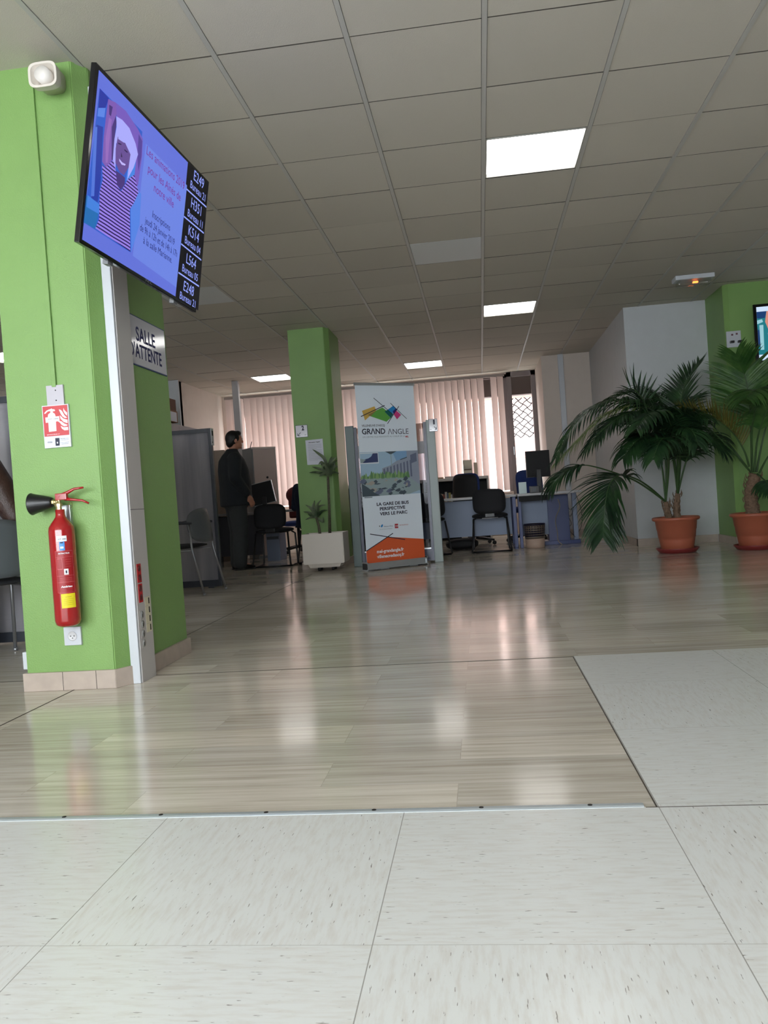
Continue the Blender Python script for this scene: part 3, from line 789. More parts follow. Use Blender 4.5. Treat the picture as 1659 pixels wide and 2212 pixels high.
# --- television on the near pillar
A, T_, RO = 1.535, 0.177, -0.014
n0 = Vector((math.sin(A), -math.cos(A), 0)); rt = Vector((math.cos(A), math.sin(A), 0)); up0 = Vector((0, 0, 1))
up2 = up0 * math.cos(T_) + n0 * math.sin(T_)
TR = rt * math.cos(RO) + up2 * math.sin(RO); TU = up2 * math.cos(RO) - rt * math.sin(RO)
TC = Vector((-1.3066, 3.3664, 1.3156 + CAMH)); TW, TH = 1.11, 0.6465
tvp = Plane(TC, TR, TU)
TM = Matrix(((TR.x, TU.x, tvp.n.x, TC.x), (TR.y, TU.y, tvp.n.y, TC.y), (TR.z, TU.z, tvp.n.z, TC.z), (0, 0, 0, 1)))
def television(label, M, W_, H_, name='television'):
    t = thing(name, label, 'television', (M @ Vector((0, -H_ / 2, -0.03)))[:])
    g = MB(); g.box(-W_ / 2, -H_ / 2, -0.022, W_ / 2, H_ / 2, -0.0008, bev=0.003, M=M); g.box(-W_ * 0.36, -H_ * 0.4, -0.055, W_ * 0.36, H_ * 0.25, -0.02, bev=0.012, M=M)
    build(g, 'housing', mat('glossy_black', (10, 11, 14), rough=0.12), t)
    return t
tv = television('large black television, screen glowing blue, hung on the near green pillar', TM, TW, TH)
c7 = cropf(150, 130, 3.8806)
def q7(*pts): return [c7(x, y) for x, y in pts]
SC = []          # screen materials
def sm(name, c, s=1.0):
    m = glow('screen_' + name, c, s)
    if m not in SC: SC.append(m)
    return SC.index(m)
g = MB()
poly_px(g, tvp, q7((247, 82), (993, 857), (889, 1982), (106, 1503)), sm('blue', (98, 114, 216), 1.0), 0.0002)
poly_px(g, tvp, q7((993, 857), (1166, 1022), (1078, 2098), (889, 1982)), sm('black', (4, 3, 8), 1.0), 0.0004)
# slightly paler lower part of the slide
poly_px(g, tvp, q7((640, 700), (985, 1050), (895, 1905), (530, 1640)), sm('blue_pale', (108, 132, 226), 1.0), 0.0006)
poly_px(g, tvp, q7((252, 235), (440, 420), (610, 600), (560, 1100), (512, 1612), (118, 1360)), sm('azure', (46, 92, 200), 1.0), 0.0008)
poly_px(g, tvp, q7((252, 235), (330, 320), (300, 400), (240, 420)), sm('deep', (36, 52, 160)), 0.001)
poly_px(g, tvp, q7((240, 400), (300, 400), (290, 480), (232, 470)), sm('cyan', (88, 130, 226)), 0.0011)
poly_px(g, tvp, q7((225, 540), (280, 560), (262, 1000), (235, 1190), (180, 1160)), sm('navy', (34, 58, 164)), 0.001)
poly_px(g, tvp, q7((205, 560), (232, 560), (205, 1140), (178, 1140)), sm('mist', (80, 116, 214)), 0.0012)
poly_px(g, tvp, q7((140, 1130), (250, 1230), (215, 1415), (118, 1360)), sm('teal', (32, 108, 178)), 0.0012)
poly_px(g, tvp, q7((150, 1130), (250, 1210), (245, 1290), (140, 1230)), sm('teal2', (66, 128, 220)), 0.0013)
poly_px(g, tvp, q7((520, 720), (575, 740), (560, 900), (520, 1020), (470, 1010)), sm('aqua', (66, 130, 226)), 0.0012)
poly_px(g, tvp, q7((560, 1080), (600, 1120), (585, 1380), (515, 1612), (510, 1250)), sm('aqua2', (84, 130, 226)), 0.0012)
# the woman with raised arms
poly_px(g, tvp, q7((322, 325), (385, 355), (395, 440), (362, 560), (352, 840), (305, 905), (272, 850), (285, 640), (305, 460)), sm('skin', (124, 88, 176)), 0.0014)
poly_px(g, tvp, q7((385, 355), (470, 425), (570, 575), (612, 660), (606, 810), (572, 1045), (530, 1085), (562, 780), (510, 600), (440, 505), (392, 470)), sm('skin2', (116, 88, 186)), 0.0014)
poly_px(g, tvp, q7((330, 372), (360, 392), (345, 470), (330, 455)), sm('skin_dark', (70, 50, 122)), 0.0015)
poly_px(g, tvp, q7((390, 470), (440, 500), (500, 570), (552, 700), (572, 790), (535, 900), (482, 1000), (500, 840), (470, 720), (430, 640), (388, 700), (382, 920), (360, 840), (374, 660), (392, 560)), sm('hair', (168, 168, 250)), 0.0016)
poly_px(g, tvp, q7((402, 640), (462, 690), (508, 790), (492, 900), (452, 965), (415, 935), (382, 860), (384, 740)), sm('face', (100, 74, 146)), 0.0018)
poly_px(g, tvp, q7((405, 640), (470, 640), (500, 700), (450, 690), (405, 660)), sm('hair', (168, 168, 250)), 0.0019)
poly_px(g, tvp, q7((386, 925), (420, 950), (462, 985), (460, 1040), (428, 1088), (394, 1045)), sm('skin_dark', (70, 50, 122)), 0.0019)
poly_px(g, tvp, q7((352, 560), (385, 470), (392, 520), (376, 650), (362, 850), (350, 830)), sm('skin_dark', (70, 50, 122)), 0.00155)
poly_px(g, tvp, q7((578, 620), (608, 680), (600, 810), (575, 930), (566, 800)), sm('arm_dark', (82, 62, 150)), 0.00152)
poly_px(g, tvp, q7((330, 480), (352, 500), (330, 700), (318, 860), (300, 860), (300, 650)), sm('arm_light', (146, 104, 186)), 0.00152)
for a in (((403, 690), (432, 702), (430, 712), (405, 702)), ((456, 745), (484, 768), (482, 778), (457, 757)), ((430, 770), (440, 812), (428, 812))):
    poly_px(g, tvp, q7(*a), sm('eye', (44, 28, 78)), 0.0021)
poly_px(g, tvp, q7((412, 824), (438, 856), (467, 872), (462, 884), (434, 876), (414, 846)), sm('smile', (190, 180, 250)), 0.0021)
SC.append(stripe_mat('screen_stripes', (40, 20, 90), (152, 128, 230), 24.0, 1.0)); si = len(SC) - 1
poly_px(g, tvp, q7((298, 900), (362, 835), (384, 925), (396, 1050), (428, 1098), (464, 1040), (482, 1000), (540, 960), (576, 1110), (535, 1200), (502, 1250), (506, 1604), (213, 1408), (245, 1330), (250, 1100), (275, 1000), (270, 880)), si, 0.002)
for a, b in (((980, 1080), (1146, 1232)), ((958, 1310), (1124, 1450)), ((935, 1540), (1103, 1676)), ((912, 1780), (1084, 1896))):
    line_px(g, tvp, c7(*a), c7(*b), 0.007, sm('white', (150, 166, 255), 1.0), 0.0012)
build(g, 'screen', SC, tv)
TM_ = [glow('screen_magenta', (120, 44, 150)), glow('screen_ink', (30, 34, 110)), glow('screen_white', (150, 166, 255))]
def t7(txt, a, b, cap, mi, bold=0.0):
    g = MB(); text_px(g, txt, tvp, c7(*a), c7(*b), cap, 0, 0.0016, bold); build(g, 'text_line', TM_[mi], tv)
t7('Les animations 2019', (645, 755), (962, 1050), 0.036, 0); t7('pour les Aînés de', (657, 905), (930, 1145), 0.036, 0); t7('notre ville', (707, 1060), (872, 1205), 0.036, 0)
t7('Inscriptions', (693, 1290), (842, 1400), 0.030, 1); t7('jeudi 24 janvier 2019', (632, 1340), (878, 1520), 0.030, 1)
t7('de 9h à 12h et de 14h à 17h', (590, 1395), (900, 1622), 0.030, 1); t7('à la salle Marianne.', (617, 1505), (858, 1672), 0.030, 1)
for txt, a, b, c in (('E249', (1042, 965), (1125, 1035), .048), ('Bureau 21', (1012, 1040), (1137, 1150), .036), ('H351', (1020, 1185), (1102, 1270), .048), ('Bureau 11', (990, 1275), (1113, 1380), .036),
                     ('K514', (997, 1415), (1083, 1495), .048), ('Bureau 04', (967, 1500), (1095, 1600), .036), ('L564', (980, 1650), (1058, 1720), .048), ('Bureau 05', (945, 1730), (1073, 1830), .036),
                     ('E248', (957, 1880), (1040, 1945), .048), ('Bureau 21', (925, 1955), (1053, 2055), .036)):
    t7(txt, a, b, c, 2)
g = MB(); text_px(g, 'TCL', tvp, c7(632, 1838), c7(690, 1876), 0.009, 0, 0.0012); build(g, 'maker_mark', M_ALU, tv)
for u in (-0.30, 0.33):
    g = MB(); g.box(u - 0.02, -TH / 2 - 0.012, -0.035, u + 0.02, -TH / 2 + 0.02, -0.012, bev=0.002, M=TM)
    build(g, 'foot_bracket', mat('grey_bracket', (120, 122, 126), rough=0.4), tv)
g = MB(); m0 = TM @ Vector((0.22, 0, -0.05)); g.box(-1.63, 3.70, m0.z - 0.12, -1.615, 3.86, m0.z + 0.12); g.tube([(-1.62, 3.78, m0.z), (-1.52, 3.68, m0.z), m0], 0.02, 8); g.box(0.12, -0.16, -0.062, 0.32, 0.16, -0.05, M=TM)
build(g, 'wall_arm', M_BLACKM, tv)

# --- waiting-room sign on the side of the pillar
sp_ = Plane((-1.624, 3.95, 1.62), (0, 1, 0), (0, 0, 1))
sg = thing('waiting_room_sign', 'white blue-edged sign reading SALLE D\'ATTENTE beside the duct', 'sign', (-1.63, 3.94, 1.495))
g = MB(); g.box(-1.63, 3.682, 1.494, -1.625, 4.192, 1.742, bev=0.0015); build(g, 'sign_edge', mat('sign_blue', (30, 56, 112), rough=0.3), sg)
g = MB(); g.box(-1.6255, 3.688, 1.500, -1.6238, 4.186, 1.736); build(g, 'sign_face', M_SIGN, sg)
g = MB(); c5 = cropf(270, 670, 13.82)
spl = Plane((-1.6238, 3.95, 1.62), (0, 1, 0), (0, 0, 1))
text_px(g, 'SALLE', spl, c5(320, 690), c5(890, 920), 0.070, 0, 0.0006, 0.02); build(g, 'text_line', M_INKB, sg); g = MB()
u0, v0 = spl.uv(*c5(350, 1190)); u1, v1 = spl.uv(*c5(1090, 1485)); w_ = (u1 - u0) * 1.27
text_uv(g, "D'ATTENTE", spl, u1 - w_ / 2, (v0 + v1) / 2 - 0.035, w_, 0.070, 0, 0.0006, 0.02)
build(g, 'text_line', M_INKB, sg)

# --- alarm sounder
al = thing('alarm_sounder', 'cream alarm horn at the top of the near green pillar', 'alarm', (-1.79, 3.36, 2.62))
def rring(g, cx, cz, w, h, y0, y1, w2=None, h2=None, mi=0, cap0=False, cap1=False):
    w2, h2 = w2 or w, h2 or h; b = bmesh.new(); R = [[], []]
    for k, (ww, hh, yy) in enumerate(((w, h, y0), (w2, h2, y1))):
        for i in range(28):
            a = 2 * PI * i / 28; ca, sa = math.cos(a), math.sin(a)
            R[k].append(b.verts.new((cx + ww / 2 * math.copysign(abs(ca) ** 0.5, ca), yy, cz + hh / 2 * math.copysign(abs(sa) ** 0.5, sa))))
    for i in range(28): b.faces.new((R[0][i], R[0][(i + 1) % 28], R[1][(i + 1) % 28], R[1][i]))
    if cap0: b.faces.new(R[0])
    if cap1: b.faces.new(R[1])
    bmesh.ops.recalc_face_normals(b, faces=b.faces[:]); g.merge(b, mi, True)
M_IV = mat('alarm_cream', (214, 206, 196), rough=0.45)
cx, cz = -1.785, 2.66
c0 = pt(91, 160, 3.30); c1 = pt(108, 168, 3.43)
g = MB(); rring(g, c0.x, c0.z, 0.128, 0.108, 3.30, 3.30, 0.108, 0.088); rring(g, c0.x, c0.z, 0.108, 0.088, 3.30, 3.36, 0.06, 0.05, cap1=True); rring(g, c0.x, c0.z, 0.128, 0.108, 3.30, 3.34, 0.122, 0.10)
rring(g, (c0.x + c1.x) / 2, (c0.z + c1.z) / 2, 0.115, 0.098, 3.335, 3.441, 0.10, 0.09, cap1=True); build(g, 'horn', M_IV, al)
g = MB(); g.lathe([(0, 0), (0.030, 0.0), (0.034, 0.012), (0.034, 0.05), (0.0, 0.05)], 20, M=TL(c0.x, 3.345, c0.z) @ RX(PI / 2)); build(g, 'driver', mat('alarm_white', (228, 222, 216), rough=0.4), al)

# --- blank plate
g = MB(); g.box(-1.896, 3.430, 1.262, -1.816, 3.4405, 1.368, bev=0.001)
for z in (1.345, 1.30): g.lathe([(0, 0), (0.003, 0), (0, 0.001)], 10, mi=1, M=TL(-1.852, 3.4295, z) @ RX(PI / 2))
tag(build(g, 'cover_plate', [mat('grey_plate', (178, 174, 182), rough=0.4), M_BLACKM]), 'small grey cover plate above the red extinguisher sign', 'cover plate')

# --- extinguisher sign
fp = Plane((-1.86, 3.4275, 1.18), (1, 0, 0), (0, 0, 1)); cb = cropf(75, 860, 17.46)
fs = thing('extinguisher_sign', 'red and white fire extinguisher sign on the near green pillar', 'sign', (-1.86, 3.434, 1.09))
def qb(*pts): return [cb(x, y) for x, y in pts]
g = MB(); bl, tr_ = fp.uv(*cb(345, 1860)), fp.uv(*cb(1310, 240))
x0, x1, z0, z1 = -1.922, -1.797, 1.090, 1.280
g.box(x0, 3.4285, z0, x1, 3.4405, z1, bev=0.0008); build(g, 'sign_board', mat('sign_gloss', (204, 208, 220), rough=0.25), fs)
g = MB()
fm = [mat('sign_red', (186, 34, 42), rough=0.35), M_INKW, M_INKD]
g.poly([fp.at(a, b, 0.0006) for a, b in ((x0 + 1.86 + .004, z1 - 1.18 - .004), (x1 + 1.86 - .004, z1 - 1.18 - .004), (x1 + 1.86 - .004, z0 - 1.18 + .052), (x0 + 1.86 + .004, z0 - 1.18 + .052))][::-1], 0)
poly_px(g, fp, qb((365, 590), (370, 560), (440, 480), (540, 430), (590, 420), (630, 390), (670, 420), (740, 420), (775, 470), (740, 495), (680, 500), (685, 540), (760, 590), (790, 680), (825, 1240), (545, 1275), (500, 700), (510, 620), (600, 540), (590, 490), (500, 500), (400, 595)), 1, 0.0010)
for P_ in (((910, 430), (980, 440), (1040, 500), (1120, 640), (1225, 745), (1130, 745), (1050, 690), (990, 600)), ((1090, 370), (1120, 450), (1225, 550), (1225, 665), (1140, 590), (1080, 480)),
           ((950, 645), (1080, 770), (1240, 815), (1245, 945), (1100, 900), (980, 780)), ((870, 870), (1000, 870), (1120, 960), (1250, 1010), (1210, 1045), (1110, 1060), (1010, 1000), (950, 920)),
           ((980, 1045), (1090, 1100), (1260, 1085), (1270, 1200), (1130, 1215), (1030, 1150))):
    poly_px(g, fp, qb(*P_), 1, 0.0010)
poly_px(g, fp, qb((405, 735), (930, 680), (945, 865), (425, 935)), 1, 0.0014)
poly_px(g, fp, qb((775, 1510), (930, 1500), (945, 1790), (795, 1800)), 2, 0.0010)
poly_px(g, fp, qb((840, 1650), (880, 1650), (890, 1700), (865, 1725), (840, 1700)), 1, 0.0014)
build(g, 'pictogram', fm, fs)
def tf(*a_, mi=2):
    g = MB(); text_px(g, a_[0], fp, *a_[1:4], 0, *a_[4:]); build(g, 'text_line', fm[mi], fs)
tf('037-1000', cb(510, 800), cb(905, 765), 0.0052, 0.0018, 0.01)
tf('EXTINCTEUR N°', cb(475, 1385), cb(955, 1355), 0.0040, 0.0012, 0.01, mi=1)
tf('CO2', cb(490, 1668), cb(665, 1658), 0.0055, 0.0012, 0.02)
for k, (t_, a, b) in enumerate((('MATERIEL SOUS', 980, 1290), ('TENSION', 985, 1290), ('TOUT COURANT', 980, 1320), ('ELECTRIQUE', 1015, 1280))):
    y = (1520, 1575, 1665, 1720)[k]; tf(t_, cb(a, y + 5), cb(b, y - 5), 0.0022, 0.0012, 0.01)

# --- fire extinguisher
ex = thing('fire_extinguisher', 'red fire extinguisher with black horn hung on the near green pillar', 'fire extinguisher', (-1.845, 3.37, 0.29))
EY = 3.37
def e_at(px, py): p = pt(px, py, EY); return p
xb, xt = e_at(144, 1340).x, e_at(136, 1140).x
ax = (xb + xt) / 2; zb = e_at(145, 1352).z; zs = e_at(136, 1140).z; zn = e_at(125, 1101).z
R_ = 0.0555
g = MB(); g.lathe([(0, zb), (R_ * .7, zb + .001), (R_ * .92, zb + .010), (R_, zb + .028), (R_, zs - 0.012), (R_ * .95, zs + .004), (R_ * .78, zs + .020), (R_ * .55, zs + .036), (R_ * .40, zs + .048), (R_ * .36, zs + .058), (R_ * .36, zn), (0, zn)], 40, M=TL(ax, EY, 0))
cyl = build(g, 'cylinder', M_RED, ex)
cdir = math.atan2(-EY, -ax)   # towards the camera
def cyl_pt(a, z, lift=0.0006):
    th = cdir + a / R_; return Vector((ax + (R_ + lift) * math.cos(th), EY + (R_ + lift) * math.sin(th), z))
def patch(g, a0, a1, z0, z1, mi, lift):
    n = 14
    for i in range(n):
        s0, s1 = a0 + (a1 - a0) * i / n, a0 + (a1 - a0) * (i + 1) / n
        g.poly([cyl_pt(s0, z0, lift), cyl_pt(s1, z0, lift), cyl_pt(s1, z1, lift), cyl_pt(s0, z1, lift)], mi)
def ctext(g, txt, a, z, w, cap, mi, lift=0.0012, bold=0.0):
    g = MB(); put_text(g, txt, lambda s, t: cyl_pt(a - w / 2 + s, z + t, lift), w, cap, 0, bold); build(g, 'text_line', LM[mi], cyl)
zz = lambda py: e_at(140, py).z
LM = [M_INKW, mat('label_blue', (66, 140, 214), rough=0.4), mat('label_yellow', (222, 206, 30), rough=0.5), M_INKD, mat('label_pink', (214, 120, 124), rough=0.5), mat('label_red', (150, 16, 24), rough=0.4)]
g = MB()
cf = cropf(95, 1140, 12.29)
off = -0.004
patch(g, off - .020, off + .022, zz(1168.5), zz(1156.5), 0, 0.0010)
patch(g, off - .010, off + .012, zz(1188), zz(1169), 1, 0.0008); patch(g, off - .006, off + .007, zz(1183.5), zz(1179.5), 0, 0.0012); patch(g, off - .006, off + .006, zz(1172.5), zz(1170), 3, 0.0012)
patch(g, -.034, .040, zz(1278), zz(1188.5), 5, 0.0005)
for py in (1189, 1202, 1242, 1256, 1278): patch(g, -.034, .040, zz(py) - .0004, zz(py) + .0004, 4, 0.0009)
patch(g, -.0345, -.0337, zz(1278), zz(1189), 4, 0.0009); patch(g, .0393, .0401, zz(1278), zz(1189), 4, 0.0009)
patch(g, -.029, -.007, zz(1228), zz(1205), 4, 0.0007); patch(g, -.0282, -.0078, zz(1227.4), zz(1205.6), 5, 0.0009)
patch(g, -.002, .016, zz(1240), zz(1227.5), 0, 0.0010); patch(g, .004, .010, zz(1237), zz(1231), 3, 0.0012)
patch(g, -.022, .038, zz(1311), zz(1280.5), 2, 0.0010)
for py in (1292, 1296, 1300, 1304): patch(g, -.014, .030, zz(py) - .0003, zz(py) + .0003, 3, 0.0012)
build(g, 'label', LM, cyl)
ctext(g, '037-1000', off + .003, zz(1165), .032, .0062, 3, .0014, .015)
ctext(g, 'EXTINCTEUR', .003, zz(1195.5), .046, .0058, 0, .0012, .035)
ctext(g, 'ANHYDRIDE CARBONIQUE', .003, zz(1199), .044, .0018, 4)
for k, t_ in enumerate(('1. DEVERROUILLER', '2. PERCUTER', '3. DIRIGER LE JET', '4. A LA BASE')): ctext(g, t_, .017, zz(1208 + 5 * k), .026, .0020, 4)
for k, t_ in enumerate(('VERIFICATION ANNUELLE', 'UTILISABLE SUR COURANT ELECTRIQUE', 'NE PAS EXPOSER A LA CHALEUR')): ctext(g, t_, .004, zz(1247.5 + 3.6 * k), .050, .0020, 4)
ctext(g, 'Andrieu', .004, zz(1267), .046, .0078, 0, .0012, .05)
for k, t_ in enumerate(('11 RUE ROGER SALENGRO', '59 MARCQ EN BAROEUL')): ctext(g, t_, .004, zz(1271 + 3.6 * k), .046, .0019, 4)
ctext(g, 'AVERTISSEMENT', .008, zz(1288), .026, .0026, 3)
ctext(g, '!', -.016, zz(1289), .0012, .004, 3); ctext(g, '!', .033, zz(1289), .0012, .004, 3)
vz = e_at(125, 1088).z
g = MB(); g.lathe([(0, zn - .002), (.013, zn - .002), (.013, vz - .012), (.017, vz - .012), (.017, vz), (.010, vz + .004), (.010, vz + .022), (0, vz + .022)], 8, M=TL(ax - .004, EY, 0), smooth=False)
g.lathe([(0, 0), (.007, 0), (.007, .016), (.012, .016), (.012, .034), (0, .034)], 6, M=TL(ax - .006, EY, vz + .008) @ RY(-PI / 2), smooth=False); g.ball((ax - .004, EY - .012, vz + .008), .007)
build(g, 'valve', M_BRASS, ex)
g = MB(); hz = vz + .010
h0, h1 = e_at(113, 1085), e_at(62, 1089)
g.lathe([(.020, 0), (.0215, .002), (.027, .014), (.034, .040), (.042, .074), (.0475, .093), (.049, .096), (.046, .0955), (.024, .02), (0, .02)], 28, M=TL(h0.x, EY, h0.z) @ RY(-PI / 2 - 0.02)); build(g, 'horn', M_BLACK, ex)
g = MB(); a0, a1, a2, a3 = e_at(124, 1075), e_at(142, 1066), e_at(160, 1056), e_at(180, 1053)
g.tube([a0 + Vector((0, 0, -.008)), a0.lerp(a1, .5), a1, a2, a3], [.010, .012, .0085, .006, .0045], 8); g.box(a0.x - .006, EY - .011, a0.z - .012, a1.x + .006, EY + .011, a1.z + .002, bev=.003)
build(g, 'lever', M_RED, ex)
g = MB(); b0, b1, b2, b3 = e_at(140, 1077), e_at(155, 1079), e_at(178, 1081), e_at(192, 1087)
g.tube([b0, b1, b2, b3], [.010, .006, .0052, .004], 8); build(g, 'handle', M_RED, ex)
g = MB(); rc = e_at(152, 1090)
g.tube([rc + Vector((.009 * math.cos(t * PI / 8), 0, .013 * math.sin(t * PI / 8))) for t in range(17)], .0008, 5); build(g, 'pin_ring', mat('brown_wire', (120, 84, 30), rough=0.4, metal=.6), ex)
g = MB(); g.box(ax - .02, 3.42, zs - .02, ax + .02, 3.4405, zs + .10, bev=.002); build(g, 'bracket', M_ALU, ex)

# --- sockets on the pillar
so = thing('wall_socket', 'white square wall socket just under the fire extinguisher', 'socket', (-1.858, 3.435, 0.20))
g = MB(); g.box(-1.899, 3.427, 0.201, -1.818, 3.4405, 0.284, bev=.003); build(g, 'plate', M_DUCT, so)
g = MB(); g.lathe([(.020, 0), (.0215, .0015), (.019, .0015), (.018, -.006), (0, -.006)], 24, M=TL(-1.858, 3.4265, .243) @ RX(PI / 2))
for a, b in ((-.008, 0), (.008, 0), (0, -.009)): g.lathe([(0, 0), (.0025, 0), (0, .0006)], 8, mi=1, M=TL(-1.858 + a, 3.4255, .243 + b) @ RX(PI / 2))
build(g, 'socket_well', [mat('socket_ring', (198, 198, 200), rough=.35), M_BLACKM], so)
g = MB(); g.box(-2.125, 3.46, 0.095, -2.094, 3.55, 0.175, bev=.004); tag(build(g, 'junction_box', M_DUCT), 'white socket box low on the hidden side of the near pillar', 'socket')

# ================================================================== ROLL-UP BANNER
bL = CP + ray(792, 1234) * (-CAMH / ray(792, 1234).z); bR = CP + ray(921, 1219) * (-CAMH / ray(921, 1219).z)
bdir = (bR - bL).normalized(); bw = (bR - bL).length; bn = Vector((bdir.y, -bdir.x, 0))
bp = Plane(bL + bdir * bw / 2 + Vector((0, 0, 1)), bdir, (0, 0, 1))
ban = thing('roll_up_banner', 'tall roll-up banner with GRAND ANGLE lettering and an orange foot', 'banner', (bL + bdir * bw / 2 - bn * 0.05)[:])
hw = bw / 2 - 0.012; ztop = (bp.uv(763, 829)[1] + bp.uv(882, 835)[1]) / 2; zbot = -1 + 0.075
def bbox_on(g, u0, u1, v0, v1, d0, d1, mi=0, bev=0.0):
    b = bmesh.new(); bmesh.ops.create_cube(b, size=1)
    for v in b.verts:
        v.co = bp.at(u0 + (v.co.x + .5) * (u1 - u0), v0 + (v.co.z + .5) * (v1 - v0), d0 + (v.co.y + .5) * (d1 - d0))
    if bev: bmesh.ops.bevel(b, geom=b.edges[:], offset=bev, segments=2, affect='EDGES')
    bmesh.ops.recalc_face_normals(b, faces=b.faces[:]); g.merge(b, mi, False)
BM = [mat('banner_white', (226, 236, 246), rough=0.5), mat('ochre', (206, 170, 84), rough=.5), mat('logo_green', (96, 168, 72), rough=.5), mat('logo_teal', (0, 96, 92), rough=.5), mat('logo_blue', (24, 132, 200), rough=.5),
      mat('logo_navy', (44, 40, 130), rough=.5), mat('logo_pink', (200, 56, 124), rough=.5), mat('banner_orange', (214, 92, 48), rough=.5), M_INKD, mat('pic_sky', (164, 192, 214), rough=.5), mat('pic_sky2', (128, 168, 206), rough=.5),
      mat('pic_build', (150, 158, 176), rough=.5), mat('pic_build2', (104, 112, 136), rough=.5), mat('pic_green', (132, 168, 108), rough=.5), mat('pic_green2', (96, 136, 92), rough=.5), mat('pic_dark', (70, 84, 94), rough=.5), mat('pic_grey', (150, 168, 172), rough=.5),
      mat('pic_navy', (60, 70, 112), rough=.5), mat('ochre_dark', (138, 122, 72), rough=.5), M_INKR, M_INKG, M_INKW, mat('pic_tan', (168, 160, 150), rough=.5)]
g = MB(); bbox_on(g, -hw, hw, zbot, ztop, -0.002, 0.0, 0)
G_, H_, I_ = cropf(755, 820, 12.289), cropf(765, 960, 11.85), cropf(770, 1070, 10.37)
def bpoly(c, pts, mi, lift=0.0015): poly_px(g, bp, [c(x, y) for x, y in pts], mi, lift)
def bline(c, a, b, w, mi=8, lift=0.004): line_px(g, bp, c(*a), c(*b), w, mi, lift)
bpoly(G_, ((330, 830), (660, 710), (705, 815), (520, 985), (410, 1085)), 1)
bpoly(G_, ((870, 740), (985, 830), (925, 850), (1090, 1020), (980, 1120), (560, 975), (715, 815)), 2, 0.002)
bpoly(G_, ((480, 940), (715, 815), (560, 978)), 18, 0.0024)
bpoly(G_, ((925, 850), (1000, 808), (1155, 920), (1092, 1020)), 3, 0.0026)
bpoly(G_, ((1150, 700), (1225, 765), (1140, 850), (1160, 915), (1000, 808)), 4, 0.0022)
bpoly(G_, ((1222, 762), (1262, 800), (1172, 925), (1140, 850)), 5, 0.0028)
bpoly(G_, ((1240, 820), (1365, 935), (1260, 1055), (1172, 928)), 6, 0.0022)
bline(G_, (298, 982), (928, 686), .0085); bline(G_, (635, 490), (1150, 925), .006); bline(G_, (1080, 628), (1512, 1040), .006); bline(G_, (1004, 1172), (1306, 705), .007)
# picture band
bv1 = (bp.uv(*H_(75, 180))[1] + bp.uv(*H_(1525, 185))[1]) / 2; bv0 = (bp.uv(*H_(160, 1335))[1] + bp.uv(*H_(1640, 1262))[1]) / 2
g.poly([bp.at(u, v, .001) for u, v in ((-hw, bv0), (hw, bv0), (hw, bv1), (-hw, bv1))], 9)
def bu(pts, mi, lift):   # picture coordinates 0..1 across and up the band
    g.poly([bp.at(-hw + 2 * hw * x, bv0 + (bv1 - bv0) * y, lift) for x, y in pts], mi)
bu(((.55, 1), (1, 1), (1, .6), (.62, .75)), 10, .0014)
bu(((.43, 1), (.63, 1), (.535, .935), (.515, .935)), 15, .0018); bu(((.52, .95), (.532, .95), (.532, .4), (.52, .4)), 16, .0018)
bu(((.36, .5), (.36, .62), (.5, .68), (.62, .78), (.8, .85), (.8, 1), (1, 1), (1, .05), (.82, .3), (.5, .45)), 11, .0016)
for k in range(9): x = .38 + k * .058; bu(((x, .48 - .01 * k), (x + .03, .48 - .01 * k), (x + .03, .62 + .022 * k), (x, .60 + .022 * k)), 12, .002)
bu(((.68, .79), (.8, .84), (.8, .86), (.68, .81)), 15, .0022)
bu(((.86, .7), (.97, .75), (.97, .95), (.86, .9)), 12, .002)
rnd = random.Random(3)
for k in range(26):
    x = .02 + k * .031; h = rnd.uniform(.08, .2); w = rnd.uniform(.02, .035)
    bu(((x - w, .38), (x + w, .38), (x + w * .7, .38 + h * .7), (x, .38 + h), (x - w * .7, .38 + h * .6)), 13 + (k % 2), .0024 + .0001 * (k % 3))
bu(((0, 0), (.8, 0), (1, .08), (1, .2), (.85, .35), (.6, .4), (0, .4)), 16, .0026)
for k in range(46):
    x = rnd.uniform(.02, .85); y = rnd.uniform(.02, .34); w = rnd.uniform(.02, .07); h = rnd.uniform(.02, .09)
    bu(((x - w, y), (x, y - h * .4), (x + w, y + h * .3), (x + w * .3, y + h), (x - w * .5, y + h * .6)), (15, 16, 15, 12, 22)[k % 5], .0028 + .00002 * k)
bu(((0, 0), (.3, 0), (.2, .08), (.1, .2), (0, .3)), 15, .0042)
bu(((.0, .74), (.31, .74), (.31, .985), (.0, .985)), 21, .0028)
bu(((.005, .76), (.302, .76), (.302, .97), (.005, .97)), 9, .0031)
bu(((.04, .76), (.30, .77), (.30, .97), (.22, .97), (.19, .9), (.14, .86), (.08, .84)), 17, .0034); bu(((.005, .76), (.04, .76), (.10, .83), (.005, .86)), 16, .0034)
# lower part
bpoly(I_, ((175, 40), (355, 32), (355, 55), (178, 66)), 20)
bv = lambda x, y: bp.uv(*I_(x, y))
g.poly([bp.at(u, v, .0015) for u, v in ((-hw, zbot), (hw, zbot), (hw, bv(1495, 975)[1]), (bv(690, 930)[0], bv(690, 930)[1]), (-hw, bv(215, 1250)[1]))], 7)
bline(I_, (215, 1252), (815, 850), .009); bline(I_, (300, 868), (1085, 990), .009)
bpoly(I_, ((855, 640), (930, 636), (935, 732), (860, 738)), 19)
bpoly(I_, ((868, 672), (925, 668), (928, 705), (870, 708)), 21, .0022)
bpoly(I_, ((548, 715), (545, 690), (565, 655), (592, 648), (590, 690), (572, 715)), 4); bpoly(I_, ((508, 680), (525, 678), (528, 705), (512, 705)), 8)
build(g, 'banner_sheet', BM, ban)
LT = [M_INKD, M_INKG, M_INKR, M_INKW, M_INKB]
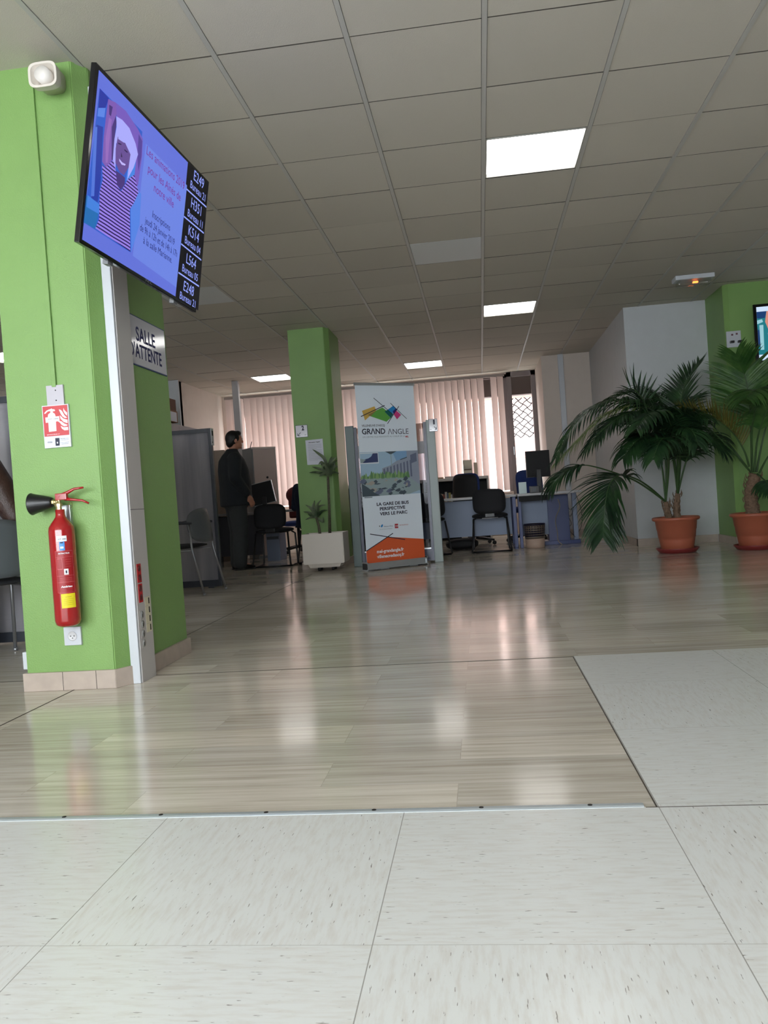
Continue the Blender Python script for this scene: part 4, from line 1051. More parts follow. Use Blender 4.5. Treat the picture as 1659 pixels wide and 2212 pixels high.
def bt_(c, txt, a, b, cap, mi=0, bold=0.0):
    g = MB(); text_px(g, txt, bp, c(*a), c(*b), cap, 0, .003, bold); build(g, 'text_line', LT[mi], ban)
bt_(G_, "VILLENEUVE D'ASCQ", (320, 1215), (932, 1222), .023, 0, .01); bt_(G_, 'GR\u039bND', (325, 1370), (945, 1372), .060, 0, .02); bt_(G_, '\u039bNGLE', (1015, 1372), (1562, 1374), .060, 0, -.006)
bt_(G_, 'UN CENTRE-VILLE RÉINVENTÉ AU COEUR DE LA', (345, 1510), (1465, 1512), .017, 1); bt_(G_, 'MEL', (1482, 1510), (1566, 1512), .017, 2, .03)
bt_(I_, 'LA GARE DE BUS', (450, 200), (1168, 150), .034, 0, .03); bt_(I_, 'PERSPECTIVE', (520, 300), (1088, 265), .034, 0, .03); bt_(I_, 'VERS LE PARC', (522, 415), (1136, 368), .034, 0, .03)
bt_(I_, 'Villeneuve d\u2019Ascq', (605, 695), (808, 682), .014, 4); bt_(I_, 'VILLE DE TOUS LES POSSIBLES', (512, 765), (800, 742), .008, 1); bt_(I_, 'MEL', (872, 690), (926, 686), .014, 2, .03); bt_(I_, 'METROPOLE', (958, 665), (1156, 655), .012, 2)
bt_(I_, 'mel-grandangle.fr', (455, 1262), (1055, 1195), .036, 3, .03); bt_(I_, 'villeneuvedascq.fr', (460, 1375), (1070, 1308), .036, 3, .03)
g = MB(); bbox_on(g, -hw - .006, hw + .006, ztop - .004, ztop + .024, -.012, .010, 0, .003); build(g, 'top_rail', M_ALU, ban)
g = MB(); bbox_on(g, -bw / 2, bw / 2, -1 + .012, -1 + .082, -.07, .02, 0, .012); bbox_on(g, -bw / 2 - .004, -bw / 2 + .01, -1 + .008, -1 + .088, -.074, .024, 1, .004); bbox_on(g, bw / 2 - .01, bw / 2 + .004, -1 + .008, -1 + .088, -.074, .024, 1, .004)
build(g, 'base_cassette', [M_ALU, M_BLACK], ban)
for u in (-.18, .18):
    g = MB(); bbox_on(g, u - .05, u + .05, -1 + .0045, -1 + .012, -.14, .06, 0, .002); build(g, 'foot', M_STEEL, ban)
g = MB(); g.tube([bp.at(0, -1 + .08, -.03), bp.at(0, ztop, -.012)], .007, 8); build(g, 'support_pole', M_ALU, ban)

# ================================================================== PARTITIONS
pa = thing('glass_partition', 'office partition of dark glass between two grey posts, behind the banner', 'partition', (-0.98, 9.24, 0))
PYY = 9.24
g = MB(); g.box(-1.505, PYY - .03, 0, -1.405, PYY + .03, 1.62, bev=.006); build(g, 'post', M_POSTD, pa)
g = MB(); g.box(-.572, PYY - .03, 0, -.475, PYY + .03, 1.62, bev=.006); build(g, 'post', M_POSTG, pa)
g = MB(); g.box(-1.404, PYY - .02, 0.02, -1.372, PYY + .02, 1.60); build(g, 'stile', M_NAVY, pa)
g = MB(); g.box(-.605, PYY - .02, 0.02, -.573, PYY + .02, 1.60); build(g, 'stile', M_NAVY, pa)
g = MB(); g.box(-1.372, PYY - .012, .02, -.605, PYY + .012, .155); g.box(-1.372, PYY - .016, .155, -.605, PYY + .016, .168, mi=1); build(g, 'kick_panel', [M_NAVY, M_ALU], pa)
g = MB(); g.box(-1.372, PYY - .012, 1.245, -.605, PYY + .012, 1.385); build(g, 'grey_band', mat('grey_band', (142, 140, 146), rough=.4), pa)
g = MB(); g.box(-1.372, PYY - .004, .168, -.605, PYY + .004, 1.245); build(g, 'pane', glass_mat('dark_glass', (0.62, 0.64, 0.70), 0.008), pa)
g = MB(); g.box(-1.372, PYY - .004, 1.385, -.605, PYY + .004, 1.59); build(g, 'pane', glass_mat('smoked_glass', (0.50, 0.46, 0.44), 0.01), pa)
def little_sign(label, pl, c, w, h, digit, ddir, edge=M_NAVY):
    s = thing('desk_number_sign', label, 'sign', pl.at(*c)[:]); u, v = c
    g = MB()
    def bx(u0, u1, v0, v1, d0, d1, mi):
        b = bmesh.new(); bmesh.ops.create_cube(b, size=1)
        for q in b.verts: q.co = pl.at(u0 + (q.co.x + .5) * (u1 - u0), v0 + (q.co.z + .5) * (v1 - v0), d0 + (q.co.y + .5) * (d1 - d0))
        bmesh.ops.recalc_face_normals(b, faces=b.faces[:]); g.merge(b, mi)
    bx(u - w / 2, u + w / 2, v - h / 2, v + h / 2, -.004, .002, 0); bx(u - w / 2 + .004, u + w / 2 - .004, v - h / 2 + .004, v + h / 2 - .004, .002, .003, 1)
    build(g, 'plate', [edge, M_SIGN], s)
    g = MB(); text_uv(g, digit, pl, u + w * .12 if ddir < 0 else u + w * .12, v + h * .08, w * .20, h * .36, 0, .0036, .05); build(g, 'digit', M_INKD, s); g = MB()
    ax_ = u - w * .34 if ddir < 0 else u + w * .36; ay = v - h * .36
    def seg(a, b, wd):
        p, q = pl.at(*a, .0036), pl.at(*b, .0036); d = (q - p).normalized(); n = pl.n.cross(d) * wd / 2; g.poly([p - n, q - n, q + n, p + n], 0)
    seg((ax_, ay), (ax_ - ddir * w * .26, ay + h * .26), .006); seg((ax_, ay), (ax_, ay + h * .2), .007); seg((ax_, ay), (ax_ - ddir * w * .2, ay), .007)
    bx_ = u + w * .3 if ddir < 0 else u - w * .3
    seg((bx_ - .010, ay + .004), (bx_ + .010, ay + .006), .004)
    build(g, 'arrow', M_INKD, s)
    return s
ps = Plane((-.535, PYY - .036, 1.5), (1, 0, 0), (0, 0, 1)); u, v = ps.uv(935.5, 918.5)
little_sign('white sign with number 1 and an arrow on top of the partition post', ps, (u, v), .098, .142, '1', 1)
ps2 = Plane((-2.0, 9.246, 1.6), (1, 0, 0), (0, 0, 1)); u, v = ps2.uv(651.5, 931.5)
little_sign('white sign with number 2 and an arrow on the middle green pillar', ps2, (u, v), .142, .142, '2', -1)
g = MB(); u, v = ps2.uv(683, 976)
nt = thing('notice_sheet', 'white typed notice taped to the middle green pillar', 'notice', ps2.at(u, v - .148)[:])
c6 = cropf(620, 900, 6.32); q = [ps2.px(*c6(*p), .001) for p in ((250, 325), (485, 300), (512, 650), (278, 660))]
g.poly(q[::-1], 0); b = bmesh.new(); fb = [b.verts.new(p - Vector((0, -.0008, 0))) for p in q]; b.faces.new(fb); g.merge(b, 0); build(g, 'sheet', M_PAPER, nt)
g = MB(); text_px(g, 'Information Usagers', ps2, c6(295, 352), c6(450, 342), .012, 0, .002, .03)
for k in range(15):
    y = 382 + k * 15.5; line_px(g, ps2, c6(285 + k * 1.2, y), c6((470 if k % 5 != 4 else 400) + k * 1.4, y - 9), .0022, 1, .002)
build(g, 'lettering', [M_INKBK, mat('faint_ink', (132, 134, 146), rough=.6)], nt)

def frosted(name, label, x0, x1, y, h):
    p = thing(name, label, 'partition', ((x0 + x1) / 2, y, 0))
    g = MB(); g.box(x0, y - .02, 0.012, x0 + .03, y + .02, h); g.box(x1 - .034, y - .022, 0.012, x1, y + .022, h, bev=.004); g.box(x0, y - .02, h - .04, x1 - .03, y + .02, h); g.box(x0, y - .02, 0.012, x1 - .03, y + .02, 0.075)
    build(g, 'frame', M_FRAMED, p)
    g = MB(); g.box(x0 + .03, y - .006, .075, x1 - .034, y + .006, h - .04); build(g, 'translucent_panel', M_FROST, p)
    for x in (x0 + .1, x1 - .1):
        g = MB(); g.box(x - .03, y - .05, 0, x + .03, y + .05, .0125, bev=.002); build(g, 'foot', M_FRAMED, p)
    return p
frosted('frosted_partition', 'free-standing translucent panel in a dark frame behind the grey armchair', -4.25, -2.60, 7.77, 1.575)
frosted('frosted_partition', 'ribbed translucent panel half hidden behind the near green pillar', -4.4, -2.35, 4.85, 1.575)
g = MB(); g.box(-2.602, 7.742, 1.405, -2.596, 7.812, 1.572, bev=.001); g.box(-2.596, 7.75, 1.43, -2.5955, 7.78, 1.44, mi=1); g.box(-2.596, 7.76, 1.50, -2.5955, 7.80, 1.55, mi=1)
tag(build(g, 'number_plate', [M_SIGN, M_INKBK]), 'small white plate on the end of the translucent panel near the standing man', 'sign')
g = MB(); g.box(-2.79, 7.80, 1.42, -2.67, 7.803, 1.55); tag(build(g, 'paper_note', M_PAPER), 'pale paper seen through the top corner of the translucent panel', 'paper')

# ================================================================== PLANTER
pl_ = thing('planter_box', 'square white planter box on wheels in front of the middle pillar', 'planter', (-1.78, 9.03, 0))
g = MB(); b = bmesh.new(); bmesh.ops.create_cube(b, size=1)
for v in b.verts: v.co = Vector((-1.78 + v.co.x * .465, 9.025 + v.co.y * .39, .258 + v.co.z * .345))
top = [f for f in b.faces if f.normal.z > .9]; r_ = bmesh.ops.inset_region(b, faces=top, thickness=.03); bmesh.ops.translate(b, verts=top[0].verts, vec=(0, 0, -.05))
bmesh.ops.bevel(b, geom=[e for e in b.edges if e.is_manifold], offset=.008, segments=2, affect='EDGES'); g.merge(b, 0, False)
build(g, 'box', mat('planter_white', (214, 206, 196), rough=.45), pl_)
g = MB(); b = bmesh.new(); bmesh.ops.create_cube(b, size=1)
for v in b.verts:
    k = .72 if v.co.z < 0 else .82; v.co = Vector((-1.78 + v.co.x * .465 * k, 9.025 + v.co.y * .39 * k, .065 + v.co.z * .045))
g.merge(b, 0); build(g, 'plinth', mat('planter_white', (0, 0, 0)), pl_)
g = MB(); g.box(-1.97, 8.87, .37, -1.59, 9.18, .382); build(g, 'soil', M_SOIL, pl_)
for x in (-1.86, -1.70):
    for y in (8.95, 9.1):
        g = MB(); g.tube([(x - .012, y, .023), (x + .012, y, .023)], .0225, 14); g.box(x - .015, y - .008, .03, x + .015, y + .008, .046); build(g, 'caster', M_BLACK, pl_)

M_DRAC = leaf_mat('dracaena_leaf', (44, 66, 42), (120, 134, 104))
def ribbon(g, pts, w, mi=0, n=10, fold=0.25):
    """tapering leaf blade along a bent line"""
    pts = [Vector(p) for p in pts]
    def bez(t):
        m = len(pts) - 1; k = min(int(t * m), m - 1); f = t * m - k
        p0, p1, p2, p3 = pts[max(k - 1, 0)], pts[k], pts[k + 1], pts[min(k + 2, m)]
        return 0.5 * ((2 * p1) + (p2 - p0) * f + (2 * p0 - 5 * p1 + 4 * p2 - p3) * f * f + (3 * p1 - p0 - 3 * p2 + p3) * f ** 3)
    C_ = [bez(i / n) for i in range(n + 1)]; b = bmesh.new(); rows = []
    for i, c in enumerate(C_):
        t = (C_[min(i + 1, n)] - C_[max(i - 1, 0)]).normalized(); s = t.cross(Vector((0, -1, .55)))
        if s.length < .1: s = Vector((1, 0, 0))
        s.normalize(); nn = s.cross(t).normalized(); k = i / n
        ww = w * (min(1, .55 + k * 1.6) if k < .3 else (1 - ((k - .3) / .7) ** 2.2)) / 2 + .0006
        rows.append([b.verts.new(c - s * ww + nn * ww * fold), b.verts.new(c), b.verts.new(c + s * ww + nn * ww * fold)])
    for r0, r1 in zip(rows, rows[1:]):
        for q in range(2): b.faces.new((r0[q], r1[q], r1[q + 1], r0[q + 1]))
    g.merge(b, mi, True)
def dracaena(label, base, top, leaves, hub):
    t = thing('dracaena', label, 'plant', base[:]); mid = base.lerp(top, .5) + Vector((.004, 0, 0))
    g = MB(); g.tube([base + Vector((0, 0, -.03)), mid, top, top + (top - mid).normalized() * .03], [.017, .014, .014, .01], 10); build(g, 'stem', mat('dracaena_stem', (88, 86, 66), rough=.8, noise=.5, nscale=60, bump=.8, bscale=90), t)
    for k, lf in enumerate(leaves):
        y = 9.0 + (-.10, .08, .0, .12, -.06)[k % 5]
        P_ = [hub] + [Vector(pt(*c6(*q), 9.0 + (y - 9.0) * (i + 1) / len(lf))) for i, q in enumerate(lf)]
        g = MB(); ribbon(g, P_, .036); build(g, 'leaf', M_DRAC, t)
    return t
h1 = pt(*c6(560, 800), 9.0); h2 = pt(*c6(395, 1390), 8.98)
dracaena('taller dracaena plant with a bare stem in the white planter box', pt(*c6(582, 1570), 9.0), pt(*c6(560, 850), 9.0),
         [((520, 590), (420, 500), (345, 445)), ((530, 700), (470, 620), (430, 660)), ((500, 740), (400, 700), (340, 685)), ((490, 780), (390, 760), (300, 765)), ((520, 770), (470, 800), (440, 815)), ((550, 700), (545, 640), (540, 610)),
          ((575, 700), (590, 600), (612, 540)), ((590, 700), (620, 590), (685, 560)), ((600, 720), (650, 620), (690, 600)), ((600, 740), (660, 680), (690, 690)), ((600, 780), (650, 760), (712, 780)), ((570, 720), (570, 640), (640, 600)), ((585, 730), (640, 640), (650, 745)),
          ((540, 740), (480, 650), (450, 640)), ((560, 700), (600, 640), (675, 550)), ((555, 720), (500, 660), (470, 740)), ((565, 760), (610, 700), (600, 820))], h1)
dracaena('shorter leaning dracaena plant in the white planter box', pt(*c6(448, 1575), 8.98), pt(*c6(410, 1410), 8.98),
         [((380, 1330), (320, 1250), (250, 1205)), ((370, 1350), (300, 1310), (220, 1300)), ((380, 1370), (320, 1380), (250, 1410)), ((385, 1300), (370, 1210), (378, 1140)), ((400, 1300), (420, 1200), (470, 1135)), ((410, 1320), (440, 1230), (530, 1205)),
          ((400, 1340), (350, 1290), (310, 1215)), ((395, 1300), (350, 1250), (360, 1180)), ((430, 1350), (480, 1290), (560, 1275)), ((440, 1400), (500, 1440), (490, 1360)), ((420, 1330), (430, 1260), (425, 1190)), ((385, 1360), (310, 1340), (300, 1290))], h2)

# ================================================================== CHAIRS
def visitor_chair(label, cloth=M_BFAB, frame=M_BLACK):
    """sled-based, faces +Y, origin on the floor below the seat"""
    c = thing('visitor_chair', label, 'chair', (0, 0, 0))
    g = MB(); g.pad(.45, .43, .06, .1, 0, M=TL(0, .0, .455) @ RX(PI / 2), puff=.006); build(g, 'seat', cloth, c)
    g = MB(); g.pad(.41, .31, .05, .1, bend=.035, M=TL(0, -.235, .64) @ RX(math.radians(-8)), puff=-.004); build(g, 'backrest', cloth, c)
    for s in (-1, 1):
        g = MB(); g.tube([(s * .17, .19, .43), (s * .215, .19, .40), (s * .225, .20, .05), (s * .228, .185, .0135), (s * .24, .05, .0125), (s * .245, -.22, .0125), (s * .243, -.275, .03), (s * .235, -.26, .09), (s * .205, -.17, .43)], .0115, 10); build(g, 'leg', frame, c)
    g = MB(); g.tube([(-.245, -.235, .0125), (.245, -.235, .0125)], .0115, 10); build(g, 'floor_bar', frame, c)
    g = MB(); g.box(-.06, -.245, .44, .06, -.225, .56, bev=.006); g.box(-.10, -.24, .425, .10, .1, .436); build(g, 'back_bracket', frame, c)
    return c
vc = visitor_chair('black visitor chair in front of the pale desk, its back to the room')
place(vc, (0.09, 10.40, 0), 0, group='black visitor chairs')
place(copy_tree(vc), (-0.72, 10.30, 0), 0.3, 'black visitor chair mostly hidden behind the glass partition')
place(copy_tree(vc), (-2.64, 10.10, 0), 0.0, 'black visitor chair beside the standing man, at the dark desk')
place(copy_tree(vc), (-2.12, 10.36, 0), 0.0, 'black visitor chair under the seated person behind the middle pillar')

def arm_chair(label, shell, pad, name='armchair'):
    c = thing(name, label, 'chair', (0, 0, 0))
    g = MB(); g.pad(.46, .44, .035, .1, 0, M=TL(0, .0, .445) @ RX(PI / 2), puff=.004); build(g, 'seat', pad, c)
    g = MB(); g.pad(.46, .32, .022, .12, bend=.075, M=TL(0, -.285, .635) @ RX(math.radians(-9)), power=3); build(g, 'backrest', shell, c)
    for s in (-1, 1):
        g = MB(); g.tube([(s * .215, -.215, .66), (s * .222, -.235, .42), (s * .235, -.33, .012)], .0105, 10); g.lathe([(0, 0), (.014, 0), (.014, .02), (0, .02)], 10, M=TL(s * .235, -.332, 0)); build(g, 'leg', M_STEEL, c)
        g = MB(); g.tube([(s * .235, .19, .645), (s * .23, .20, .42), (s * .235, .23, .012)], .0105, 10); g.lathe([(0, 0), (.014, 0), (.014, .02), (0, .02)], 10, M=TL(s * .235, .23, 0)); build(g, 'leg', M_STEEL, c)
        g = MB(); g.tube([(s * .21, -.245, .66), (s * .25, -.15, .668), (s * .255, .05, .665), (s * .235, .2, .650)], [.010, .016, .016, .012], 10); build(g, 'armrest', M_FRAMED, c)
        g = MB(); g.tube([(s * .22, -.22, .41), (s * .228, .2, .41)], .009, 8); build(g, 'side_rail', M_STEEL, c)
    return c
M_GSHELL = mat('grey_shell', (86, 90, 94), rough=.35); M_GPAD = mat('dark_grey_pad', (30, 30, 34), rough=.8)
ac = arm_chair('grey armchair with metal legs in front of the translucent panel', M_GSHELL, M_GPAD)
place(ac, (-2.84, 7.32, 0), math.radians(84))
place(copy_tree(ac), (-2.82, 4.24, 0), math.radians(50), 'grey armchair with a brown-haired person, cut by the frame behind the near pillar')

def office_chair(label, back, side):
    c = thing('office_chair', label, 'chair', (0, 0, 0))
    g = MB(); g.pad(.46, .45, .08, .1, 0, M=TL(0, 0, .47) @ RX(PI / 2), puff=.006); build(g, 'seat', side, c)
    g = MB(); g.pad(.42, .48, .05, .1, bend=.03, M=TL(0, -.24, .80) @ RX(math.radians(-6)), power=5); build(g, 'backrest', side, c)
    g = MB(); g.pad(.39, .45, .02, .1, bend=.03, M=TL(0, -.272, .80) @ RX(math.radians(-6)), power=5); build(g, 'back_shell', back, c)
    g = MB(); g.tube([(0, 0, .43), (0, 0, .1)], .025, 10); g.box(-.03, -.26, .40, .03, .05, .43); g.tube([(0, -.25, .42), (0, -.27, .62)], .02, 8); build(g, 'stem', M_BLACK, c)
    for k in range(5):
        a = k * 2 * PI / 5; g = MB(); g.tube([(0, 0, .11), (.16 * math.cos(a), .16 * math.sin(a), .09), (.29 * math.cos(a), .29 * math.sin(a), .07)], [.025, .02, .014], 8); g.ball((.29 * math.cos(a), .29 * math.sin(a), .032), .031, seg=12); build(g, 'leg', M_BLACK, c)
    return c
oc = office_chair('high-backed blue and black office chair behind the pale desk', M_BLACKM, M_BLUEFAB)
place(oc, (-0.12, 11.75, 0), math.radians(-25), group=None)
place(copy_tree(oc), (0.60, 11.80, 0), math.radians(150), 'dark office chair behind the black monitor on the second desk')
place(copy_tree(oc), (-2.90, 12.55, 0), math.radians(170), 'office chair behind the dark desk with a dark red coat on it')

# ================================================================== DESKS
d1 = thing('desk', 'pale-topped desk with a blue-grey front panel', 'desk', (-0.4, 10.9, 0))
g = MB(); g.box(-1.25, 10.46, .672, .440, 11.25, .702, bev=.006); build(g, 'desk_top', M_DESKT, d1)
g = MB(); g.box(-1.20, 10.72, .185, .372, 10.74, .66); build(g, 'front_panel', M_DESKB, d1)
for x in (.385, -1.24):
    g = MB(); g.box(x, 10.48, 0, x + .045, 11.2, .03, bev=.004); g.box(x, 10.48, .012, x + .045, 10.53, .672, bev=.004); g.box(x, 11.1, .012, x + .045, 11.15, .672, bev=.004); build(g, 'leg', M_DESKD, d1)
d2 = thing('desk', 'second desk with navy pedestal and black monitor beside the waste bin', 'desk', (.85, 11.0, 0))
g = MB(); g.box(.455, 10.50, .668, 1.17, 11.2, .702, bev=.012); g.box(1.10, 10.62, .670, 1.28, 11.3, .700, bev=.012); build(g, 'desk_top', M_DESKT, d2)
g = MB(); g.box(.475, 10.92, .14, .86, 10.94, .60); build(g, 'front_panel', M_DESKB, d2)
g = MB(); g.box(.855, 10.90, .01, 1.13, 11.25, .655, bev=.004); g.box(.70, 10.88, .0, 1.26, 11.28, .05, bev=.004); build(g, 'pedestal', M_DESKD, d2)
g = MB(); g.box(.475, 10.56, .60, .86, 10.62, .668); build(g, 'cable_tray', M_BLACKM, d2)
g = MB(); g.box(1.185, 10.95, .0, 1.245, 11.05, .67, bev=.006); build(g, 'leg', M_DESKB, d2)
g = MB(); g.box(.46, 10.58, 0, .50, 10.66, .67, bev=.004); build(g, 'leg', M_DESKD, d2)
def monitor(label, loc, w, h, rz, z0, tilt=0, edge=M_BLACK):
    m = thing('computer_monitor', label, 'monitor', loc, rz); MW = m.matrix_basis.copy()
    g = MB(); g.box(-w / 2, -.012, z0, w / 2, .012, z0 + h, bev=.004, M=MW @ TL(0, 0, z0) @ RY(tilt) @ TL(0, 0, -z0)); build(g, 'bezel', edge, m)
    g = MB(); g.box(-w / 2 + .008, -.035, z0 + .008, w / 2 - .008, -.012, z0 + h - .008, bev=.006, M=MW @ TL(0, 0, z0) @ RY(tilt) @ TL(0, 0, -z0)); build(g, 'back_cover', M_BLACKM, m)
    g = MB(); g.box(-w / 2 + .012, .012, z0 + .012, w / 2 - .012, .0135, z0 + h - .012, M=MW @ TL(0, 0, z0) @ RY(tilt) @ TL(0, 0, -z0)); build(g, 'screen', mat('dark_screen', (8, 9, 12), rough=.2), m)
    g = MB(); g.box(-.03, -.06, 0.0, .03, -.03, z0 + .1, bev=.004, M=MW); g.box(-.11, -.1, 0, .11, .08, .012, bev=.004, M=MW); build(g, 'stand', M_BLACK, m)
    return m
monitor('black monitor seen from behind on the second desk, above the waste bin', (.755, 10.72, .702), .31, .345, .05, .20)
monitor('thin monitor seen from behind on the dark desk, beside the standing man', (-2.98, 11.0, .702), .32, .31, .0, .10, math.radians(-10), M_ALU)
g = MB(); g.box(.485, 10.60, .702, .585, 10.615, .85, bev=.002); tag(build(g, 'card_holder', mat('white_card', (196, 214, 214), rough=.4)), 'upright white card holder on the edge of the second desk', 'card holder')
g = MB(); g.box(.62, 10.52, .7025, .74, 10.60, .79, bev=.006); g.box(.66, 10.518, .72, .70, 10.522, .77, mi=1); tag(build(g, 'desk_telephone', [M_BLACK, M_FRAMED]), 'black telephone at the foot of the monitor on the second desk', 'telephone')
g = MB(); g.box(.20, 10.60, .7025, .30, 10.75, .716, bev=.002); g.box(.27, 10.58, .7165, .40, 10.70, .722, bev=.001, mi=1); tag(build(g, 'paper_stack', [M_PAPER, M_BLACKM]), 'small pile of papers on the pale desk behind the visitor chair', 'papers')
# waste bin
wb_ = thing('waste_bin', 'round beige waste bin with a brown ribbed liner by the second desk', 'bin', (.645, 10.55, 0))
g = MB(); g.lathe([(0, 0), (.112, 0), (.118, .008), (.124, .13), (.120, .13), (.114, .012), (0, .012)], 28, M=TL(.645, 10.53, 0)); build(g, 'bin_base', mat('bin_beige', (176, 152, 136), rough=.5), wb_)
g = MB(); prof = [(.1235, .12)]
for k in range(5): prof += [(.126 + k * .002, .135 + k * .03), (.129 + k * .002, .142 + k * .03), (.126 + k * .002, .149 + k * .03)]
prof += [(.137, .30), (.132, .30), (.120, .13)]
g.lathe(prof, 28, M=TL(.645, 10.53, 0)); build(g, 'bin_side', mat('bin_brown', (96, 84, 74), rough=.5), wb_)
g = MB(); g.lathe([(.128, .15), (.136, .30), (.139, .31), (.141, .29)], 24, M=TL(.645, 10.53, 0)); build(g, 'bin_liner', mat('bin_bag', (18, 18, 44), rough=.35), wb_)
# cables
def cable(label, pts, r, m):
    g = MB(); P_ = [Vector(p) for p in pts]; out = []
    n = len(P_) - 1
    for i in range(n * 8 + 1):
        t = i / 8; k = min(int(t), n - 1); f = t - k
        p0, p1, p2, p3 = P_[max(k - 1, 0)], P_[k], P_[k + 1], P_[min(k + 2, n)]
        out.append(.5 * ((2 * p1) + (p2 - p0) * f + (2 * p0 - 5 * p1 + 4 * p2 - p3) * f * f + (3 * p1 - p0 - 3 * p2 + p3) * f ** 3))
    g.tube(out, r, 6); return tag(build(g, 'power_cable', m), label, 'cable')
cable('thin yellowish cable trailing down the navy pedestal to the floor', [pt(1205, 1078, 10.86), pt(1209, 1095, 10.86), pt(1200, 1122, 10.86), pt(1204, 1150, 10.86), pt(1206, 1168, 10.82), (pt(1214, 1174, 10.8).x, 10.8, .004)], .0035, mat('cable_beige', (170, 150, 110), rough=.5))
cable('black cable looping down behind the end leg of the second desk', [pt(1243, 1065, 11.22), pt(1255, 1100, 11.24), pt(1257, 1130, 11.24), pt(1250, 1148, 11.24), pt(1240, 1150, 11.22)], .004, M_BLACK)
cable('tangle of dark cable wrapped round the end leg of the second desk', [pt(1222, 1078, 10.93), pt(1230, 1100, 10.93), pt(1240, 1095, 10.93), pt(1232, 1115, 10.93), pt(1222, 1105, 10.93), pt(1234, 1130, 10.93), pt(1228, 1142, 10.93), pt(1243, 1160, 10.95)], .004, M_FRAMED)
g = MB(); g.pad(.44, .15, .2, .1, 0, M=TL(-.3, 11.02, .078), power=2.5); tag(build(g, 'bag', M_BLACKM), 'black bag lying on the floor under the pale desk', 'bag')

# low shelving unit under the blinds
lu = thing('shelving_unit', 'low white shelving unit under the blinds, behind the pale desk', 'shelf', (-1.1, 13.4, 0))
g = MB(); g.box(-2.45, 13.2, .975, .135, 13.65, 1.02, bev=.006); build(g, 'top_board', M_CABW, lu)
g = MB(); g.box(-2.45, 13.62, 0, .135, 13.65, .975, mi=1); g.box(-2.45, 13.22, .62, .135, 13.62, .64)
for x in (-2.45, -1.55, -.95, -.36, .105): g.box(x, 13.21, 0, x + (.03 if x != -.36 else .10), 13.62, .975)
build(g, 'carcass', [M_CABW, M_BLACKM], lu)
g = MB(); g.box(-2.42, 13.215, .02, -1.55, 13.23, .80); g.box(-.26, 13.215, .02, .105, 13.23, .93); build(g, 'door', M_BLACKM, lu)
bc = [(120, 60, 50), (180, 176, 170), (70, 90, 110), (150, 140, 80), (200, 198, 196), (60, 62, 70), (150, 90, 60), (170, 190, 196), (92, 110, 84), (190, 170, 150)]
bl_ = ['dark red', 'pale grey', 'slate blue', 'olive', 'white', 'charcoal', 'rust', 'pale blue', 'green', 'beige']
x = -.90
for k in range(16):
    w = random.uniform(.022, .034); h = random.uniform(.11, .17); g = MB(); g.box(x, 13.24, .6405, x + w, 13.44, .6405 + h, bev=.002)
    tag(build(g, 'book', mat('book_' + bl_[k % 10].replace(' ', '_'), bc[k % 10], rough=.6)), 'upright file or book on the open shelf of the low white unit', 'book', 'books on the open shelf of the low unit'); x += w + .001
g = MB(); g.box(-.80, 13.25, 1.0205, -.60, 13.5, 1.045, bev=.003); tag(build(g, 'magazine', mat('mag_tan', (170, 140, 110), rough=.6)), 'tan magazine lying on the low white shelving unit, left one', 'magazine')['label'] = 'tan magazine lying flat on the low white shelving unit'
g = MB(); g.box(-.57, 13.25, 1.0205, -.30, 13.5, 1.05, bev=.003); tag(build(g, 'magazine', mat('mag_grey', (196, 186, 180), rough=.6)), 'pale grey magazine lying flat behind the blue office chair', 'magazine')
lr = thing('leaflet_rack', 'cream leaflet rack on the low white unit, above the blue office chair', 'rack', (-.18, 13.4, 1.02))
g = MB(); g.box(-.26, 13.36, 1.0205, -.12, 13.40, 1.30); g.box(-.26, 13.30, 1.0205, -.12, 13.31, 1.13); g.box(-.26, 13.33, 1.16, -.12, 13.34, 1.28); g.box(-.262, 13.30, 1.0205, -.256, 13.40, 1.29); g.box(-.124, 13.30, 1.0205, -.118, 13.40, 1.29); build(g, 'holder', mat('rack_cream', (206, 196, 176), rough=.5), lr)
g = MB(); g.box(-.25, 13.312, 1.03, -.13, 13.325, 1.15, mi=0); build(g, 'leaflets', mat('leaflet_brown', (110, 86, 66), rough=.6), lr)
g = MB(); g.box(-.09, 13.36, 1.0205, -.03, 13.44, 1.25, bev=.002); tag(build(g, 'box_file', mat('file_beige', (196, 180, 160), rough=.6)), 'narrow beige file standing beside the cream leaflet rack', 'file')
g = MB(); g.box(-1.30, 13.3, 1.0205, -1.0, 13.55, 1.09, bev=.003); tag(build(g, 'box_file', mat('file_green', (70, 92, 78), rough=.6)), 'dark green box file on the low unit, seen through the glass partition', 'file')
g = MB(); g.prism([(0, 0), (.09, 0), (.115, .17), (.03, .19)], -.002, .002, M=TL(-2.02, 13.42, 1.0225) @ RX(PI / 2)); tag(build(g, 'envelope', mat('kraft', (178, 146, 104), rough=.7)), 'brown envelope propped on the low unit beside the middle pillar', 'envelope')

